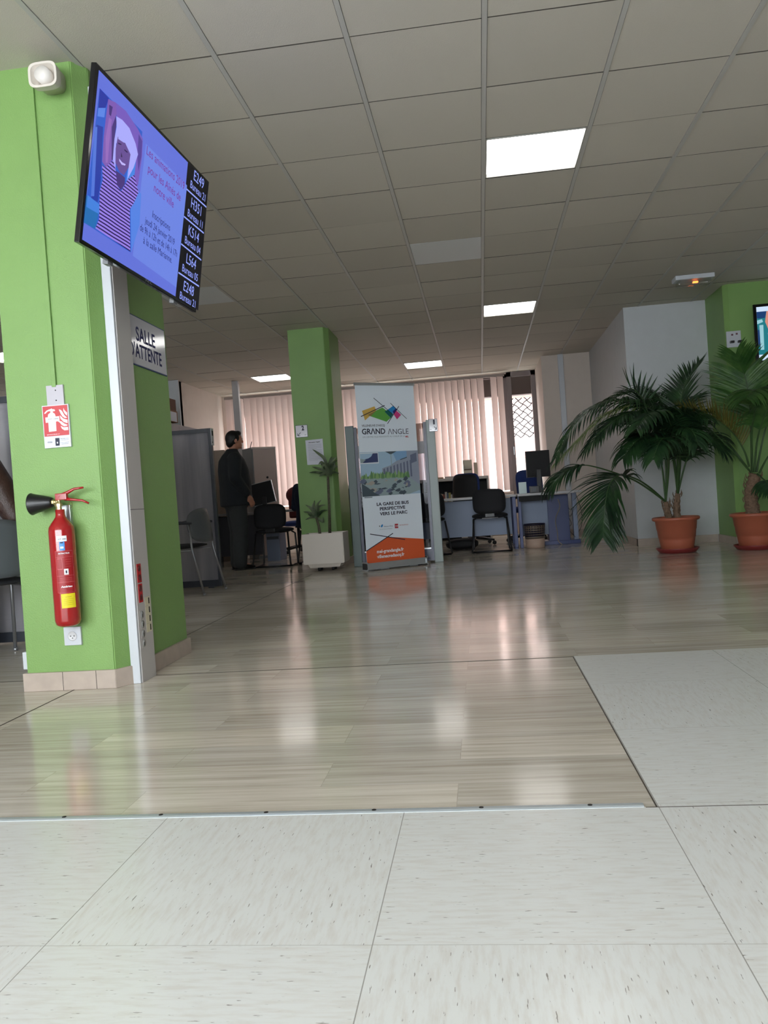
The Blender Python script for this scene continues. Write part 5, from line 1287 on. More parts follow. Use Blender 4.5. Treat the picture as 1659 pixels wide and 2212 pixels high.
# ================================================================== LEFT OFFICE BAY
d3 = thing('desk', 'dark desk in the shadowed bay behind the standing man', 'desk', (-3.1, 10.8, 0))
g = MB(); g.box(-3.85, 10.85, .672, -2.15, 11.5, .702, bev=.006); build(g, 'desk_top', mat('desk_top_grey', (120, 116, 118), rough=.4), d3)
g = MB(); g.box(-3.8, 11.05, .10, -3.08, 11.07, .66); build(g, 'front_panel', mat('backlit_panel', (30, 30, 40), rough=.5), d3)
for x in (-3.83, -2.2):
    g = MB(); g.box(x, 10.9, 0, x + .04, 11.45, .672, bev=.004); build(g, 'leg', mat('backlit_panel', (0, 0, 0)), d3)
tcab = thing('roller_shutter_cabinet', 'tall pale cabinet with a roller shutter and round lock behind the thin monitor', 'cabinet', (-3.29, 11.95, 0), math.radians(38)); MWc = tcab.matrix_basis.copy()
g = MB(); g.box(-.19, -.19, 0, .19, .19, 1.655, bev=.008, M=MWc); build(g, 'carcass', mat('cabinet_side', (128, 132, 134), rough=.5), tcab)
g = MB(); g.box(-.172, -.197, .04, .172, -.189, 1.625, bev=.003, M=MWc); build(g, 'shutter', mat('cabinet_front', (196, 178, 172), rough=.5), tcab)
g = MB(); g.box(-.192, -.2, 1.63, .192, -.185, 1.657, bev=.004, M=MWc); g.box(.174, -.2, 0, .192, -.185, 1.655, bev=.003, M=MWc); build(g, 'trim', mat('cabinet_edge', (220, 208, 200), rough=.4), tcab)
g = MB(); g.lathe([(0, 0), (.018, 0), (.016, .008), (0, .010)], 14, M=MWc @ TL(.03, -.197, 1.20) @ RX(PI / 2)); build(g, 'lock', M_BLACK, tcab)
g = MB(); g.tube([(-3.42, 11.95, 1.655), (-3.38, 11.94, 1.76)], .006, 6); tag(build(g, 'antenna', M_BLACK), 'short dark rod standing on the tall roller shutter cabinet', 'antenna')
g = MB(); g.box(-3.03, 11.08, 0, -2.84, 11.45, .42, bev=.006); g.box(-3.02, 11.075, .30, -2.85, 11.08, .34, mi=1); tag(build(g, 'computer_tower', [mat('tower_blue', (110, 120, 142), rough=.4), M_FRAMED]), 'bluish computer tower on the floor under the dark desk', 'computer')
g = MB(); g.box(-2.58, 11.9, .0, -2.32, 12.2, .38, bev=.003); tag(build(g, 'cardboard_box', mat('card_light', (190, 150, 120), rough=.8)), 'tan cardboard box on the floor beyond the dark desk', 'box')
# coat on the chair
g = MB(); g.pad(.50, .30, .12, .1, bend=.04, M=TL(-2.86, 12.79, .92) @ RZ(math.radians(170)), power=2.3, puff=.02); g.box(-3.08, 12.73, .55, -2.64, 12.84, .90, bev=.03)
tag(build(g, 'coat', mat('dark_red_cloth', (84, 22, 26), rough=.85, noise=.2)), 'dark red coat hung over the office chair behind the dark desk', 'coat')
# cabinets along the left wall
fc = thing('filing_cabinet', 'tall grey filing cabinet by the left wall, topped with brown boxes', 'cabinet', (-4.2, 10.9, 0))
g = MB(); g.box(-4.49, 10.20, 0, -4.15, 11.80, 2.0, bev=.006); build(g, 'carcass', M_CABG, fc)
g = MB(); g.box(-4.151, 10.22, .05, -4.145, 11.78, 1.98, bev=.002); g.box(-4.1455, 10.998, .05, -4.1445, 11.001, 1.98, mi=1); build(g, 'door', [M_CABG, M_DARKGAP], fc)
g = MB(); g.box(-4.42, 10.45, 2.0005, -4.08, 10.80, 2.16, bev=.004); g.box(-4.0795, 10.52, 2.01, -4.078, 10.76, 2.14, mi=1); tag(build(g, 'cardboard_box', [M_CARD, M_PAPER]), 'brown cardboard box with a white label, lower of the two on the filing cabinet', 'box')
g = MB(); g.box(-4.43, 10.47, 2.1605, -4.09, 10.79, 2.32, bev=.004); tag(build(g, 'cardboard_box', mat('card_dark', (104, 62, 44), rough=.8)), 'dark brown cardboard box, upper of the two on the filing cabinet', 'box')
g = MB(); g.box(-4.08, 11.55, 0, -3.70, 12.0, 1.64, bev=.006); g.box(-3.71, 11.57, .05, -3.697, 11.98, 1.62, mi=1); tag(build(g, 'storage_cabinet', [mat('cabinet_beige', (156, 138, 122), rough=.5), mat('cabinet_beige2', (120, 108, 98), rough=.5)]), 'beige storage cabinet right behind the standing man\'s shoulder', 'cabinet')

# television on the right green pillar
T2 = Matrix(((1, 0, 0, 3.46), (0, 0, -1, 8.97), (0, 1, 0, 2.25), (0, 0, 0, 1)))
T2 = TL(3.46, 8.96, 2.215) @ RX(PI / 2)
tv2 = television('wall television showing a bright picture on the right green pillar above the palms', T2, 1.0, .62)
tp2 = Plane((3.46, 8.96, 2.215), (1, 0, 0), (0, 0, 1))
S2 = [glow('screen2_' + n, c, 1.0) for n, c in (('white', (206, 226, 250)), ('navy', (24, 60, 110)), ('teal', (30, 120, 130)), ('pale', (150, 200, 210)), ('skin', (214, 140, 124)), ('pink', (222, 170, 196)), ('black', (6, 6, 10)))]
g = MB(); hw2, hh2 = .47, .28
g.poly([tp2.at(a, b, .0004) for a, b in ((-hw2, -hh2), (hw2, -hh2), (hw2, hh2), (-hw2, hh2))], 0)
def s2(pts, mi, l): g.poly([tp2.at(-hw2 + a, hh2 - b, l) for a, b in pts], mi)
s2(((0, .05), (.30, .05), (.30, .50), (0, .50)), 2, .0008); s2(((0, .05), (.10, .05), (.08, .12), (0, .12)), 1, .0012); s2(((.0, .14), (.05, .13), (.06, .16), (0, .18)), 3, .0014)
s2(((.02, .19), (.06, .19), (.055, .45), (.02, .45)), 3, .0014); s2(((0, .24), (.02, .24), (.02, .42), (0, .42)), 1, .0013); s2(((.10, .05), (.20, .06), (.22, .26), (.12, .28), (.08, .16)), 4, .0016)
s2(((.10, .28), (.24, .24), (.28, .5), (.12, .5)), 5, .0018); s2(((.74, .02), (.94, .02), (.94, .54), (.74, .54)), 6, .0012)
build(g, 'screen', S2, tv2)
g = MB(); g.box(3.30, 8.98, 2.1, 3.62, 9.056, 2.3); build(g, 'wall_bracket', M_BLACKM, tv2)
ds = thing('double_socket', 'white double wall socket with plugs on the right green pillar, beside the television', 'socket', (2.88, 9.05, 2.2))
cs = cropf(1500, 560, 9.214); pq = Plane((2.88, 9.05, 2.2), (1, 0, 0), (0, 0, 1))
a_, b_ = pq.uv(*cs(625, 1445)), pq.uv(*cs(935, 1740))
g = MB(); g.box(2.88 + a_[0], 9.038, 2.2 + b_[1], 2.88 + b_[0], 9.056, 2.2 + a_[1], bev=.004); build(g, 'plate', M_DUCT, ds)
g = MB()
for (px, py) in ((745, 1510), (835, 1490)):
    u, v = pq.uv(*cs(px, py)); g.box(2.88 + u - .010, 9.034, 2.2 + v - .008, 2.88 + u + .010, 9.039, 2.2 + v + .010, bev=.002)
build(g, 'socket_well', mat('socket_dark', (110, 70, 80), rough=.5), ds)
for (px, py) in ((735, 1655), (890, 1645)):
    g = MB(); u, v = pq.uv(*cs(px, py)); g.box(2.88 + u - .020, 9.0, 2.2 + v - .012, 2.88 + u + .020, 9.04, 2.2 + v + .012, bev=.005); build(g, 'plug', M_BLACK, ds)

# ================================================================== PALMS
M_PALM = leaf_mat('palm_leaflet', (20, 46, 28), (50, 84, 46)); M_PALMY = leaf_mat('palm_leaflet_pale', (96, 122, 62), (150, 170, 100)); M_PALMB = leaf_mat('palm_leaflet_brown', (84, 78, 32), (108, 104, 44)); M_PALM2 = leaf_mat('palm_leaflet_light', (44, 84, 34), (84, 122, 58))
def spline(P_, n):
    m = len(P_) - 1; out = []
    for i in range(n + 1):
        t = i / n * m; k = min(int(t), m - 1); f = t - k
        p0, p1, p2, p3 = P_[max(k - 1, 0)], P_[k], P_[k + 1], P_[min(k + 2, m)]
        out.append(.5 * ((2 * p1) + (p2 - p0) * f + (2 * p0 - 5 * p1 + 4 * p2 - p3) * f * f + (3 * p1 - p0 - 3 * p2 + p3) * f ** 3))
    return out
def frond(plant, spine, start=.4, L=.34, nleaf=26, droop=.55, spread=1.0, material=None, seed=0, w=.020, sides=(1, -1), up=0.0, stiff=False):
    """spine: (px, py, Y) stations; leaflets from 'start' of its length to the tip"""
    rn = random.Random(seed * 13 + 5)
    P_ = [Vector(pt(*s)) for s in spine]; C_ = spline(P_, 60)
    lens = [0]
    for a, b in zip(C_, C_[1:]): lens.append(lens[-1] + (b - a).length)
    T_ = lens[-1]
    def at(s):
        s = max(0, min(1, s)) * T_
        for i in range(60):
            if lens[i + 1] >= s:
                f = (s - lens[i]) / max(lens[i + 1] - lens[i], 1e-6); return C_[i].lerp(C_[i + 1], f), (C_[i + 1] - C_[i]).normalized()
        return C_[-1], (C_[-1] - C_[-2]).normalized()
    f = build_spine = MB(); f.tube(C_, [.0085 * (1 - i / 60) + .0022 for i in range(61)], 6)
    g = MB()
    nleaf = int(nleaf * 1.45); w = w * 1.25; L = L * 1.1
    for k in range(nleaf):
        s = start + (1 - start) * (k + .5) / nleaf
        p, t = at(s); q = (s - start) / (1 - start)
        side0 = t.cross(Vector((0, 0, 1)))
        if side0.length < .25: side0 = side0 + Vector((.8, -.4, 0))
        side0.normalize(); nrm = side0.cross(t).normalized()
        env = (.45 + .55 * math.sin(PI * min(1, .16 + q * .86) ** .9)) if not stiff else .9
        for sd in sides:
            l = L * env * rn.uniform(.85, 1.1)
            fwd = .55 + .55 * q + rn.uniform(-.08, .08)
            d = (side0 * sd * spread + t * fwd + nrm * (.18 + up + rn.uniform(-.15, .15))).normalized()
            n = 7; pts = []; pos = p.copy(); dd = d.copy()
            for i in range(n + 1):
                pts.append(pos.copy()); pos = pos + dd * (l / n)
                dd = (dd + Vector((0, 0, -1)) * droop * (.35 + .9 * i / n) * .32).normalized()
            # blade
            b = bmesh.new(); rows = []
            for i, c in enumerate(pts):
                tt = (pts[min(i + 1, n)] - pts[max(i - 1, 0)]).normalized(); ss = tt.cross(nrm)
                if ss.length < .1: ss = tt.cross(Vector((0, 0, 1)))
                if ss.length < .05: ss = Vector((1, 0, 0))
                ss.normalize(); nn = ss.cross(tt); kk = i / n
                ww = w * (.5 + 1.6 * kk if kk < .3 else (1 - ((kk - .3) / .7) ** 1.7)) / 2 + .0004
                rows.append([b.verts.new(c - ss * ww - nn * ww * .5), b.verts.new(c), b.verts.new(c + ss * ww - nn * ww * .5)])
            for r0, r1 in zip(rows, rows[1:]):
                for z in range(2): b.faces.new((r0[z], r1[z], r1[z + 1], r0[z + 1]))
            g.merge(b, 0, True)
    fr = build(g, 'frond', material or M_PALM, plant); build(f, 'rib', M_STALK, fr)
def pot(t, cx, cy):
    g = MB(); g.lathe([(0, .022), (.150, .022), (.158, .03), (.176, .13), (.180, .155), (.184, .157), (.192, .235), (.196, .238), (.206, .325), (.228, .333), (.236, .345), (.234, .362), (.222, .368), (.212, .362), (.200, .335), (.196, .32), (0, .32)], 44, M=TL(cx, cy, 0)); build(g, 'pot', M_TERRA, t)
    g = MB(); g.lathe([(0, 0), (.170, 0), (.182, .006), (.212, .040), (.214, .050), (.206, .050), (.180, .016), (0, .014)], 44, M=TL(cx, cy, 0)); build(g, 'saucer', M_TERRA2, t)
    g = MB(); g.lathe([(0, .33), (.08, .332), (.199, .326)], 30, M=TL(cx, cy, 0)); build(g, 'soil', M_SOIL, t)
def trunk(t, pts, rs, shaggy=1.0):
    g = MB(); C_ = spline([Vector(p) for p in pts], 14); m = len(rs) - 1
    R__ = []
    for i in range(15):
        u = i / 14 * m; k = min(int(u), m - 1); R__.append((rs[k] + (rs[k + 1] - rs[k]) * (u - k)) * (1 + .10 * shaggy * (-1) ** i))
    g.tube(C_, R__, 12)
    rn = random.Random(len(t.children))
    for i in range(26):      # old leaf-base fibres
        c = C_[rn.randrange(1, 14)]; a = rn.uniform(0, 2 * PI); r0 = rs[0] * .9
        p = c + Vector((math.cos(a) * r0, math.sin(a) * r0, 0)); g.tube([p, p + Vector((math.cos(a) * .012, math.sin(a) * .012, .03)), p + Vector((math.cos(a) * .010, math.sin(a) * .010, .055))], [.006, .005, .001], 5)
    build(g, 'trunk', M_TRUNK, t)
PX, PY_ = 1.972, 8.66
p1 = thing('potted_palm', 'bushy twin-stemmed palm in a terracotta pot before the white wall', 'palm', (PX, PY_, 0)); pot(p1, PX, PY_)
A1, A2 = pt(1438, 1084, 8.62), pt(1464, 1066, 8.68)
trunk(p1, [(PX - .05, 8.62, .30), (PX - .08, 8.62, .40), A1], [.036, .033, .024]); trunk(p1, [(PX + .02, 8.68, .30), (PX + .02, 8.68, .45), A2], [.040, .036, .026])
a = (1438, 1084, 8.62); b = (1464, 1068, 8.68)
F = lambda *s, **k: frond(p1, list(s), **k)
F(a, (1406, 1060, 8.55), (1369, 1037, 8.45), (1324, 1020, 8.3), (1287, 1009, 8.2), (1262, 1005, 8.15), (1240, 1011, 8.1), (1212, 1026, 8.05), (1190, 1052, 8.0), start=.70, L=.34, nleaf=22, droop=1.5, spread=.5, seed=1, w=.026)
F(a, (1406, 1055, 8.45), (1375, 1035, 8.25), (1340, 1026, 8.1), (1318, 1045, 8.0), (1308, 1085, 7.95), (1304, 1125, 7.95), (1302, 1160, 7.97), start=.45, L=.44, nleaf=32, droop=.55, spread=.85, seed=2, w=.024)
F(b, (1458, 1000, 8.6), (1440, 925, 8.5), (1400, 878, 8.4), (1350, 864, 8.3), (1300, 872, 8.25), (1258, 898, 8.2), (1225, 940, 8.15), (1200, 990, 8.1), start=.34, L=.36, nleaf=38, droop=1.1, seed=3, w=.022)
F(b, (1452, 985, 8.55), (1425, 915, 8.4), (1385, 890, 8.25), (1340, 900, 8.1), (1295, 935, 8.0), (1262, 975, 7.95), start=.40, L=.36, nleaf=30, droop=1.0, seed=4, w=.022)
F(a, (1436, 980, 8.6), (1412, 905, 8.6), (1365, 880, 8.6), (1310, 895, 8.6), (1270, 930, 8.6), (1235, 965, 8.6), (1200, 1000, 8.6), start=.45, L=.32, nleaf=30, droop=1.4, spread=.7, material=M_PALMY, seed=5, w=.014)
F(b, (1470, 990, 8.75), (1468, 920, 8.85), (1470, 870, 8.9), (1482, 825, 8.95), (1510, 785, 9.0), start=.52, L=.30, nleaf=22, droop=.15, spread=.8, seed=6, w=.020, up=.1)
F(b, (1468, 1000, 8.6), (1474, 940, 8.45), (1488, 900, 8.3), (1510, 890, 8.2), (1530, 905, 8.1), start=.42, L=.30, nleaf=20, droop=.8, seed=7)
F(b, (1478, 1010, 8.7), (1494, 965, 8.6), (1516, 945, 8.5), (1545, 952, 8.4), (1565, 975, 8.35), start=.35, L=.36, nleaf=26, droop=1.1, seed=8, w=.022)
F(a, (1442, 1000, 8.5), (1430, 950, 8.35), (1405, 938, 8.2), (1372, 955, 8.05), (1345, 990, 7.95), start=.34, L=.40, nleaf=28, droop=1.2, seed=9, w=.024)
F(b, (1462, 980, 8.55), (1450, 920, 8.3), (1430, 890, 8.1), (1400, 895, 7.9), (1375, 925, 7.75), start=.36, L=.36, nleaf=28, droop=1.0, seed=10, w=.024)
F(b, (1466, 980, 8.8), (1470, 910, 8.95), (1490, 870, 9.1), (1515, 850, 9.2), start=.45, L=.26, nleaf=18, droop=.5, seed=11)
F(a, (1438, 1000, 8.7), (1425, 930, 8.9), (1400, 880, 9.1), (1372, 850, 9.25), (1345, 850, 9.35), start=.5, L=.30, nleaf=20, droop=.5, seed=12, up=.3)
F(a, (1444, 1020, 8.5), (1445, 970, 8.25), (1440, 945, 8.0), (1425, 955, 7.8), (1412, 990, 7.7), start=.35, L=.36, nleaf=24, droop=1.2, seed=13, w=.024)
F(b, (1464, 1000, 8.5), (1460, 950, 8.3), (1475, 925, 8.1), (1495, 930, 7.95), (1508, 960, 7.85), start=.38, L=.34, nleaf=24, droop=1.2, seed=14, w=.022)
F(a, (1430, 1010, 8.55), (1415, 960, 8.45), (1390, 925, 8.4), (1350, 905, 8.35), (1318, 918, 8.3), (1290, 950, 8.3), start=.4, L=.34, nleaf=28, droop=1.1, seed=15, w=.022)
F(b, (1464, 990, 8.8), (1450, 900, 8.9), (1420, 858, 9.0), (1380, 846, 9.05), (1335, 856, 9.1), (1290, 880, 9.15), start=.5, L=.30, nleaf=26, droop=.7, seed=16, up=.2)
F((1405, 905, 8.4), (1390, 865, 8.35), (1374, 845, 8.3), (1360, 838, 8.3), start=.35, L=.27, nleaf=5, droop=0, spread=.5, seed=17, up=.9, stiff=True)

QX, QY = 2.700, 8.50
p2 = thing('potted_palm', 'tall palm in a terracotta pot cut by the right frame edge, before the green pillar', 'palm', (QX, QY, 0)); pot(p2, QX, QY)
c = (1632, 1024, 8.45); C0 = pt(*c)
trunk(p2, [(QX - .02, QY - .02, .30), (QX - .03, QY - .02, .55), C0], [.072, .064, .056])
F = lambda *s, **k: frond(p2, list(s), **k)
F((1622, 1020, 8.45), (1583, 976, 8.35), (1545, 938, 8.25), (1514, 912, 8.15), (1482, 893, 8.05), (1450, 882, 7.98), start=.68, L=.26, nleaf=16, droop=.6, seed=21, material=M_PALM)
F((1620, 1018, 8.5), (1584, 970, 8.55), (1550, 930, 8.6), (1520, 905, 8.65), (1480, 900, 8.7), start=.62, L=.28, nleaf=16, droop=.8, seed=22)
F((1618, 1008, 8.4), (1608, 975, 8.35), (1585, 938, 8.3), (1553, 910, 8.25), (1512, 893, 8.2), (1470, 882, 8.15), start=.22, L=.24, nleaf=24, droop=-.25, spread=.45, seed=23, material=M_PALMB, w=.014, up=.4)
F((1624, 1020, 8.5), (1622, 930, 8.6), (1618, 860, 8.5), (1608, 810, 8.5), (1590, 765, 8.45), start=.45, L=.42, nleaf=32, droop=.25, seed=24, material=M_PALM2, w=.022)
F((1630, 1020, 8.4), (1636, 950, 8.3), (1655, 890, 8.15), (1690, 850, 8.0), (1730, 840, 7.9), start=.42, L=.36, nleaf=26, droop=1.2, seed=25, material=M_PALM2)
F((1626, 1020, 8.4), (1624, 940, 8.25), (1632, 880, 8.05), (1640, 850, 7.85), (1630, 842, 7.6), (1612, 860, 7.4), start=.48, L=.38, nleaf=26, droop=1.0, seed=26, material=M_PALM2)
F((1640, 1022, 8.45), (1660, 985, 8.5), (1690, 950, 8.5), (1730, 930, 8.5), start=.45, L=.34, nleaf=22, droop=.9, seed=27)
F((1634, 1020, 8.5), (1650, 940, 8.5), (1675, 860, 8.5), (1700, 790, 8.5), start=.45, L=.38, nleaf=28, droop=.35, seed=28, material=M_PALM2)
F((1636, 1024, 8.4), (1655, 1040, 8.2), (1680, 1060, 8.0), start=.4, L=.26, nleaf=16, droop=.8, seed=29)

# ================================================================== PEOPLE
def remesh(mb, voxel, smooth=6):
    me = bpy.data.meshes.new('r'); mb.bm.to_mesh(me); mb.bm.free(); ob = bpy.data.objects.new('r', me); COL.objects.link(ob)
    m = ob.modifiers.new('r', 'REMESH'); m.mode = 'VOXEL'; m.voxel_size = voxel; m.use_smooth_shade = True
    s = ob.modifiers.new('s', 'SMOOTH'); s.factor = .5; s.iterations = smooth
    dg = bpy.context.evaluated_depsgraph_get(); dg.update(); out = bpy.data.meshes.new_from_object(ob.evaluated_get(dg))
    bpy.data.objects.remove(ob); bpy.data.meshes.remove(me)
    for p in out.polygons: p.use_smooth = True
    return out
def loft(g, rings, seg=24, M=None):
    """rings: (cx, cy, z, rx, ry)"""
    b = bmesh.new(); R__ = []
    for (x, y, z, rx, ry) in rings: R__.append([b.verts.new((x + rx * math.copysign(abs(math.cos(2 * PI * i / seg)) ** .85, math.cos(2 * PI * i / seg)), y + ry * math.copysign(abs(math.sin(2 * PI * i / seg)) ** .85, math.sin(2 * PI * i / seg)), z)) for i in range(seg)])
    for a, c in zip(R__, R__[1:]):
        for i in range(seg): b.faces.new((a[i], a[(i + 1) % seg], c[(i + 1) % seg], c[i]))
    b.faces.new(R__[0][::-1]); b.faces.new(R__[-1]); bmesh.ops.recalc_face_normals(b, faces=b.faces[:]); g.merge(b, 0, True, M)
def limb(g, pts, rs):
    g.tube(pts, rs, 14)
    for p, r in zip(pts, rs): g.ball(p, r, seg=14)
def hand(g, wrist, d, palm_n, s=1.0, curl=.5, side=1):
    """d: finger direction, palm_n: palm faces this way, side: thumb side (+1 along d x palm_n)"""
    d = Vector(d).normalized(); n = Vector(palm_n); n = (n - d * n.dot(d)).normalized(); a = d.cross(n).normalized() * side; w = Vector(wrist)
    M = Matrix(((a.x, d.x, n.x, w.x), (a.y, d.y, n.y, w.y), (a.z, d.z, n.z, w.z), (0, 0, 0, 1)))
    g.ball((0, .045 * s, 0), 1, sx=.040 * s, sy=.050 * s, sz=.016 * s, M=M, seg=16); g.ball((0, .01 * s, 0), 1, sx=.027 * s, sy=.03 * s, sz=.02 * s, M=M, seg=12)
    for k, (x, l) in enumerate(((.029, .068), (.010, .078), (-.010, .072), (-.028, .056))):
        p = Vector((x * s, .082 * s, 0)); pts = [M @ Vector((x * .7 * s, .05 * s, 0)), M @ p]; ang = 0
        for j in range(3):
            ang += curl * (.75 + .15 * j); p = p + Vector((0, math.cos(ang), math.sin(ang))) * l * s * (.42, .32, .26)[j]; pts.append(M @ p)
        g.tube(pts, [.009 * s, .009 * s, .0085 * s, .008 * s, .007 * s], 8); g.ball(pts[-1], .007 * s, seg=8)
    pts = [M @ Vector((.022 * s, .018 * s, .004 * s)), M @ Vector((.044 * s, .042 * s, .010 * s)), M @ Vector((.054 * s, .066 * s, .016 * s)), M @ Vector((.054 * s, .086 * s, .020 * s))]
    g.tube(pts, [.012 * s, .011 * s, .009 * s, .0075 * s], 8); g.ball(pts[-1], .0075 * s, seg=8)
def head(g, c, yaw, s=1.0):
    """c: centre of the skull; face looks along +Y turned by yaw"""
    M = TL(*c) @ RZ(yaw)
    g.ball((0, -.008 * s, .012 * s), 1, sx=.076 * s, sy=.096 * s, sz=.098 * s, M=M); g.ball((0, .022 * s, -.045 * s), 1, sx=.058 * s, sy=.066 * s, sz=.072 * s, M=M); g.ball((0, .066 * s, -.093 * s), 1, sx=.026 * s, sy=.022 * s, sz=.020 * s, M=M)
    g.tube([M @ Vector((0, .084, .012)) * 1.0, M @ Vector((0, .103 * s, -.026 * s)), M @ Vector((0, .096 * s, -.038 * s))], [.008 * s, .013 * s, .010 * s], 8)
    g.ball((0, .083 * s, -.063 * s), 1, sx=.024 * s, sy=.010 * s, sz=.008 * s, M=M, seg=12); g.ball((0, .080 * s, -.074 * s), 1, sx=.021 * s, sy=.010 * s, sz=.007 * s, M=M, seg=12)
    for sd in (-1, 1):
        g.ball((sd * .031 * s, .082 * s, .012 * s), 1, sx=.016 * s, sy=.010 * s, sz=.007 * s, M=M, seg=12); g.ball((sd * .080 * s, -.008 * s, -.018 * s), 1, sx=.010 * s, sy=.019 * s, sz=.031 * s, M=M, seg=12)
        g.ball((sd * .035 * s, .075 * s, .032 * s), 1, sx=.024 * s, sy=.012 * s, sz=.007 * s, M=M, seg=12)
def eyes(parent_obj, c, yaw, s=1.0):
    M = parent_obj_root_matrix(parent_obj) @ TL(*c) @ RZ(yaw); g = MB()
    for sd in (-1, 1): g.ball((sd * .031 * s, .087 * s, .012 * s), 1, sx=.011 * s, sy=.006 * s, sz=.0055 * s, mi=0, M=M, seg=12); g.ball((sd * .031 * s, .0922 * s, .012 * s), 1, sx=.0045 * s, sy=.002 * s, sz=.0048 * s, mi=1, M=M, seg=10)
    build(g, 'eyes', [mat('eye_white', (220, 216, 210), rough=.2), mat('iris', (40, 24, 16), rough=.2)], parent_obj)
def parent_obj_root_matrix(o): return root_of(o).matrix_basis.copy()
def local_link(name, me, mats, parent):
    me.transform(root_of(parent).matrix_basis); return link_mesh(name, me, mats, parent)

# --- standing man, seen from behind and his right side
man = thing('person', 'person in a dark suit standing by the translucent panel, back turned, arm hanging', 'person', (-3.06, 9.87, 0), math.radians(-62))
g = MB(); hc = (0, .045, 1.625)
head(g, hc, math.radians(4)); limb(g, [(0, .01, 1.40), (0, .02, 1.50), (0, .032, 1.56)], [.065, .058, .056])
loft(g, [(0, 0, .86, .16, .11), (0, .01, 1.05, .15, .11), (0, 0, 1.28, .18, .11), (0, -.005, 1.40, .16, .085), (0, 0, 1.45, .08, .06)])
for s in (-1, 1):
    limb(g, [(s * .17, -.01, 1.39), (s * .215, -.03, 1.14), (s * .205, .12, .93)], [.048, .038, .026])
    limb(g, [(s * .085, 0, .88), (s * .09, .015, .48), (s * .09, -.015, .09)], [.075, .055, .04]); limb(g, [(s * .09, -.02, .06), (s * .10, .10, .04)], [.036, .03])
    hand(g, (s * .203, .135, .905), (-.02 * s, .35, -.9), (-s, 0, 0), .98, .42, side=1 if s < 0 else -1)
body = local_link('body', remesh(g, .0062, 4), M_SKIN, man); eyes(man, hc, math.radians(4))
g = MB(); loft(g, [(0, .005, .795, .225, .19), (0, .01, .92, .232, .195), (0, .015, 1.05, .230, .195), (0, .0, 1.25, .248, .185), (0, -.012, 1.37, .240, .155), (0, -.012, 1.44, .170, .11), (0, 0, 1.485, .085, .078), (0, .005, 1.515, .068, .068)])
for s in (-1, 1): limb(g, [(s * .20, -.01, 1.375), (s * .262, -.035, 1.14), (s * .225, .10, .955)], [.090, .074, .056])
local_link('jacket', remesh(g, .012, 6), M_SUIT, man)
g = MB(); loft(g, [(0, 0, .79, .20, .165), (0, 0, .93, .19, .15)])
for s in (-1, 1): limb(g, [(s * .09, 0, .86), (s * .095, .02, .48), (s * .095, -.012, .085)], [.125, .102, .088])
local_link('trousers', remesh(g, .012, 6), M_TROU, man)
for s in (-1, 1):
    g = MB(); limb(g, [(s * .095, -.05, .04), (s * .10, .05, .035), (s * .105, .14, .028)], [.038, .040, .030]); g.box(s * .1 - .04, -.09, 0.0, s * .1 + .045, .175, .014, bev=.006); me = bpy.data.meshes.new('s'); g.bm.to_mesh(me); g.bm.free(); local_link('shoe', me, M_SHOE, man)
g = MB(); M = TL(*hc) @ RZ(math.radians(4)); g.ball((0, -.022, .022), 1, sx=.086, sy=.097, sz=.100, M=M); g.ball((0, -.060, -.030), 1, sx=.070, sy=.052, sz=.070, M=M); g.ball((0, .045, .082), 1, sx=.062, sy=.045, sz=.034, M=M)
for s in (-1, 1): g.ball((s * .062, -.005, .022), 1, sx=.020, sy=.05, sz=.05, M=M)
local_link('hair', remesh(g, .007, 3), M_HAIR, man)

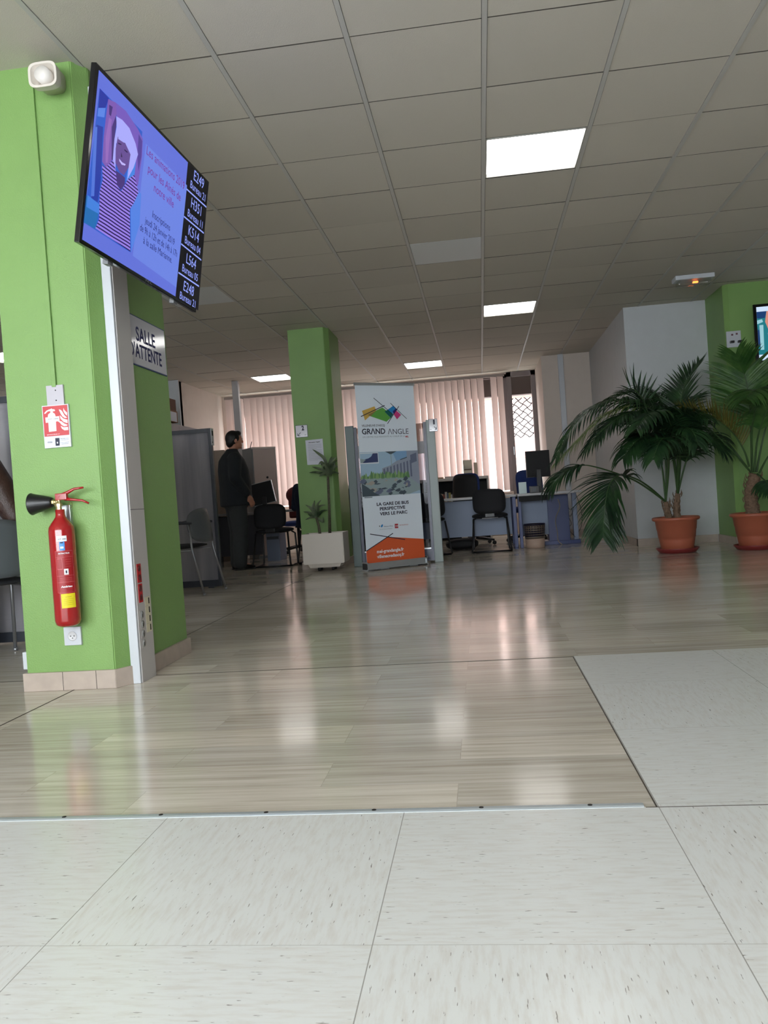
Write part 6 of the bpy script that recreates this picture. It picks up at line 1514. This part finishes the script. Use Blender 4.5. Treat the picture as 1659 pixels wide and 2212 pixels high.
def seated(label, loc, rz, hair, top, low, lean=.0, headyaw=0.0, longhair=False, seatz=.46):
    p = thing('person', label, 'person', loc, rz); sz = seatz + .10
    g = MB(); hc = (0, lean + .05, sz + .66)
    head(g, hc, headyaw); limb(g, [(0, lean * .8, sz + .44), (0, lean + .02, sz + .56)], [.06, .052])
    loft(g, [(0, 0, sz - .06, .155, .115), (0, lean * .2, sz + .12, .145, .11), (0, lean * .5, sz + .32, .165, .105), (0, lean * .75, sz + .44, .14, .08), (0, lean * .8, sz + .48, .07, .06)])
    for s in (-1, 1):
        limb(g, [(s * .16, lean * .7, sz + .42), (s * .21, lean * .6 + .04, sz + .18), (s * .15, lean * .6 + .26, sz + .10)], [.045, .037, .026]); hand(g, (s * .147, lean * .6 + .275, sz + .098), (-s * .15, .95, -.2), (0, 0, -1), .95, .35, side=-s)
        limb(g, [(s * .09, .0, sz), (s * .10, .42, sz - .02), (s * .10, .40, .09)], [.078, .055, .04]); limb(g, [(s * .10, .39, .06), (s * .10, .52, .04)], [.036, .03])
    local_link('body', remesh(g, .0065, 4), M_SKIN, p); eyes(p, hc, headyaw)
    g = MB(); loft(g, [(0, 0, sz - .10, .190, .150), (0, lean * .2, sz + .12, .180, .145), (0, lean * .5, sz + .32, .205, .138), (0, lean * .7, sz + .42, .195, .112), (0, lean * .78, sz + .48, .10, .08), (0, lean * .8, sz + .51, .065, .062)])
    for s in (-1, 1): limb(g, [(s * .165, lean * .7, sz + .41), (s * .225, lean * .6 + .03, sz + .17), (s * .16, lean * .6 + .23, sz + .105)], [.070, .058, .044])
    local_link('jacket', remesh(g, .012, 6), top, p)
    g = MB(); loft(g, [(0, 0.02, sz - .095, .18, .15), (0, 0.02, sz - .02, .175, .145)])
    for s in (-1, 1): limb(g, [(s * .095, .02, sz - .01), (s * .105, .43, sz - .025), (s * .105, .41, .085)], [.098, .080, .068])
    local_link('trousers', remesh(g, .012, 5), low, p)
    for s in (-1, 1):
        g = MB(); limb(g, [(s * .10, .37, .042), (s * .10, .46, .036), (s * .105, .55, .028)], [.038, .038, .028]); g.box(s * .1 - .04, .33, 0, s * .1 + .045, .58, .014, bev=.006); me = bpy.data.meshes.new('s'); g.bm.to_mesh(me); g.bm.free(); local_link('shoe', me, M_SHOE, p)
    g = MB(); M = TL(*hc) @ RZ(headyaw); g.ball((0, -.022, .022), 1, sx=.088, sy=.099, sz=.101, M=M); g.ball((0, -.060, -.030), 1, sx=.074, sy=.052, sz=.075, M=M)
    if longhair:
        limb(g, [M @ Vector((0, -.05, 0)), M @ Vector((.06, -.10, -.12)), M @ Vector((.12, -.15, -.26)), M @ Vector((.17, -.20, -.42)), M @ Vector((.19, -.21, -.50))], [.10, .09, .085, .06, .015]); limb(g, [M @ Vector((0, -.05, 0)), M @ Vector((-.05, -.10, -.14)), M @ Vector((-.06, -.13, -.28))], [.10, .085, .05])
    local_link('hair', remesh(g, .008, 3), hair, p)
    return p
seated('person in dark navy sitting half hidden behind the middle green pillar, back turned', (-2.215, 10.30, 0), math.radians(-6), M_HAIR, mat('navy_cloth', (20, 28, 48), rough=.9), M_TROU, lean=.10)
seated('brown-haired person in a pale top, cut by the frame behind the near pillar', (-2.85, 4.26, 0), math.radians(50), M_HAIRB, mat('pale_grey_cloth', (150, 150, 154), rough=.9), M_TROU, lean=-.02, longhair=True, seatz=.46)
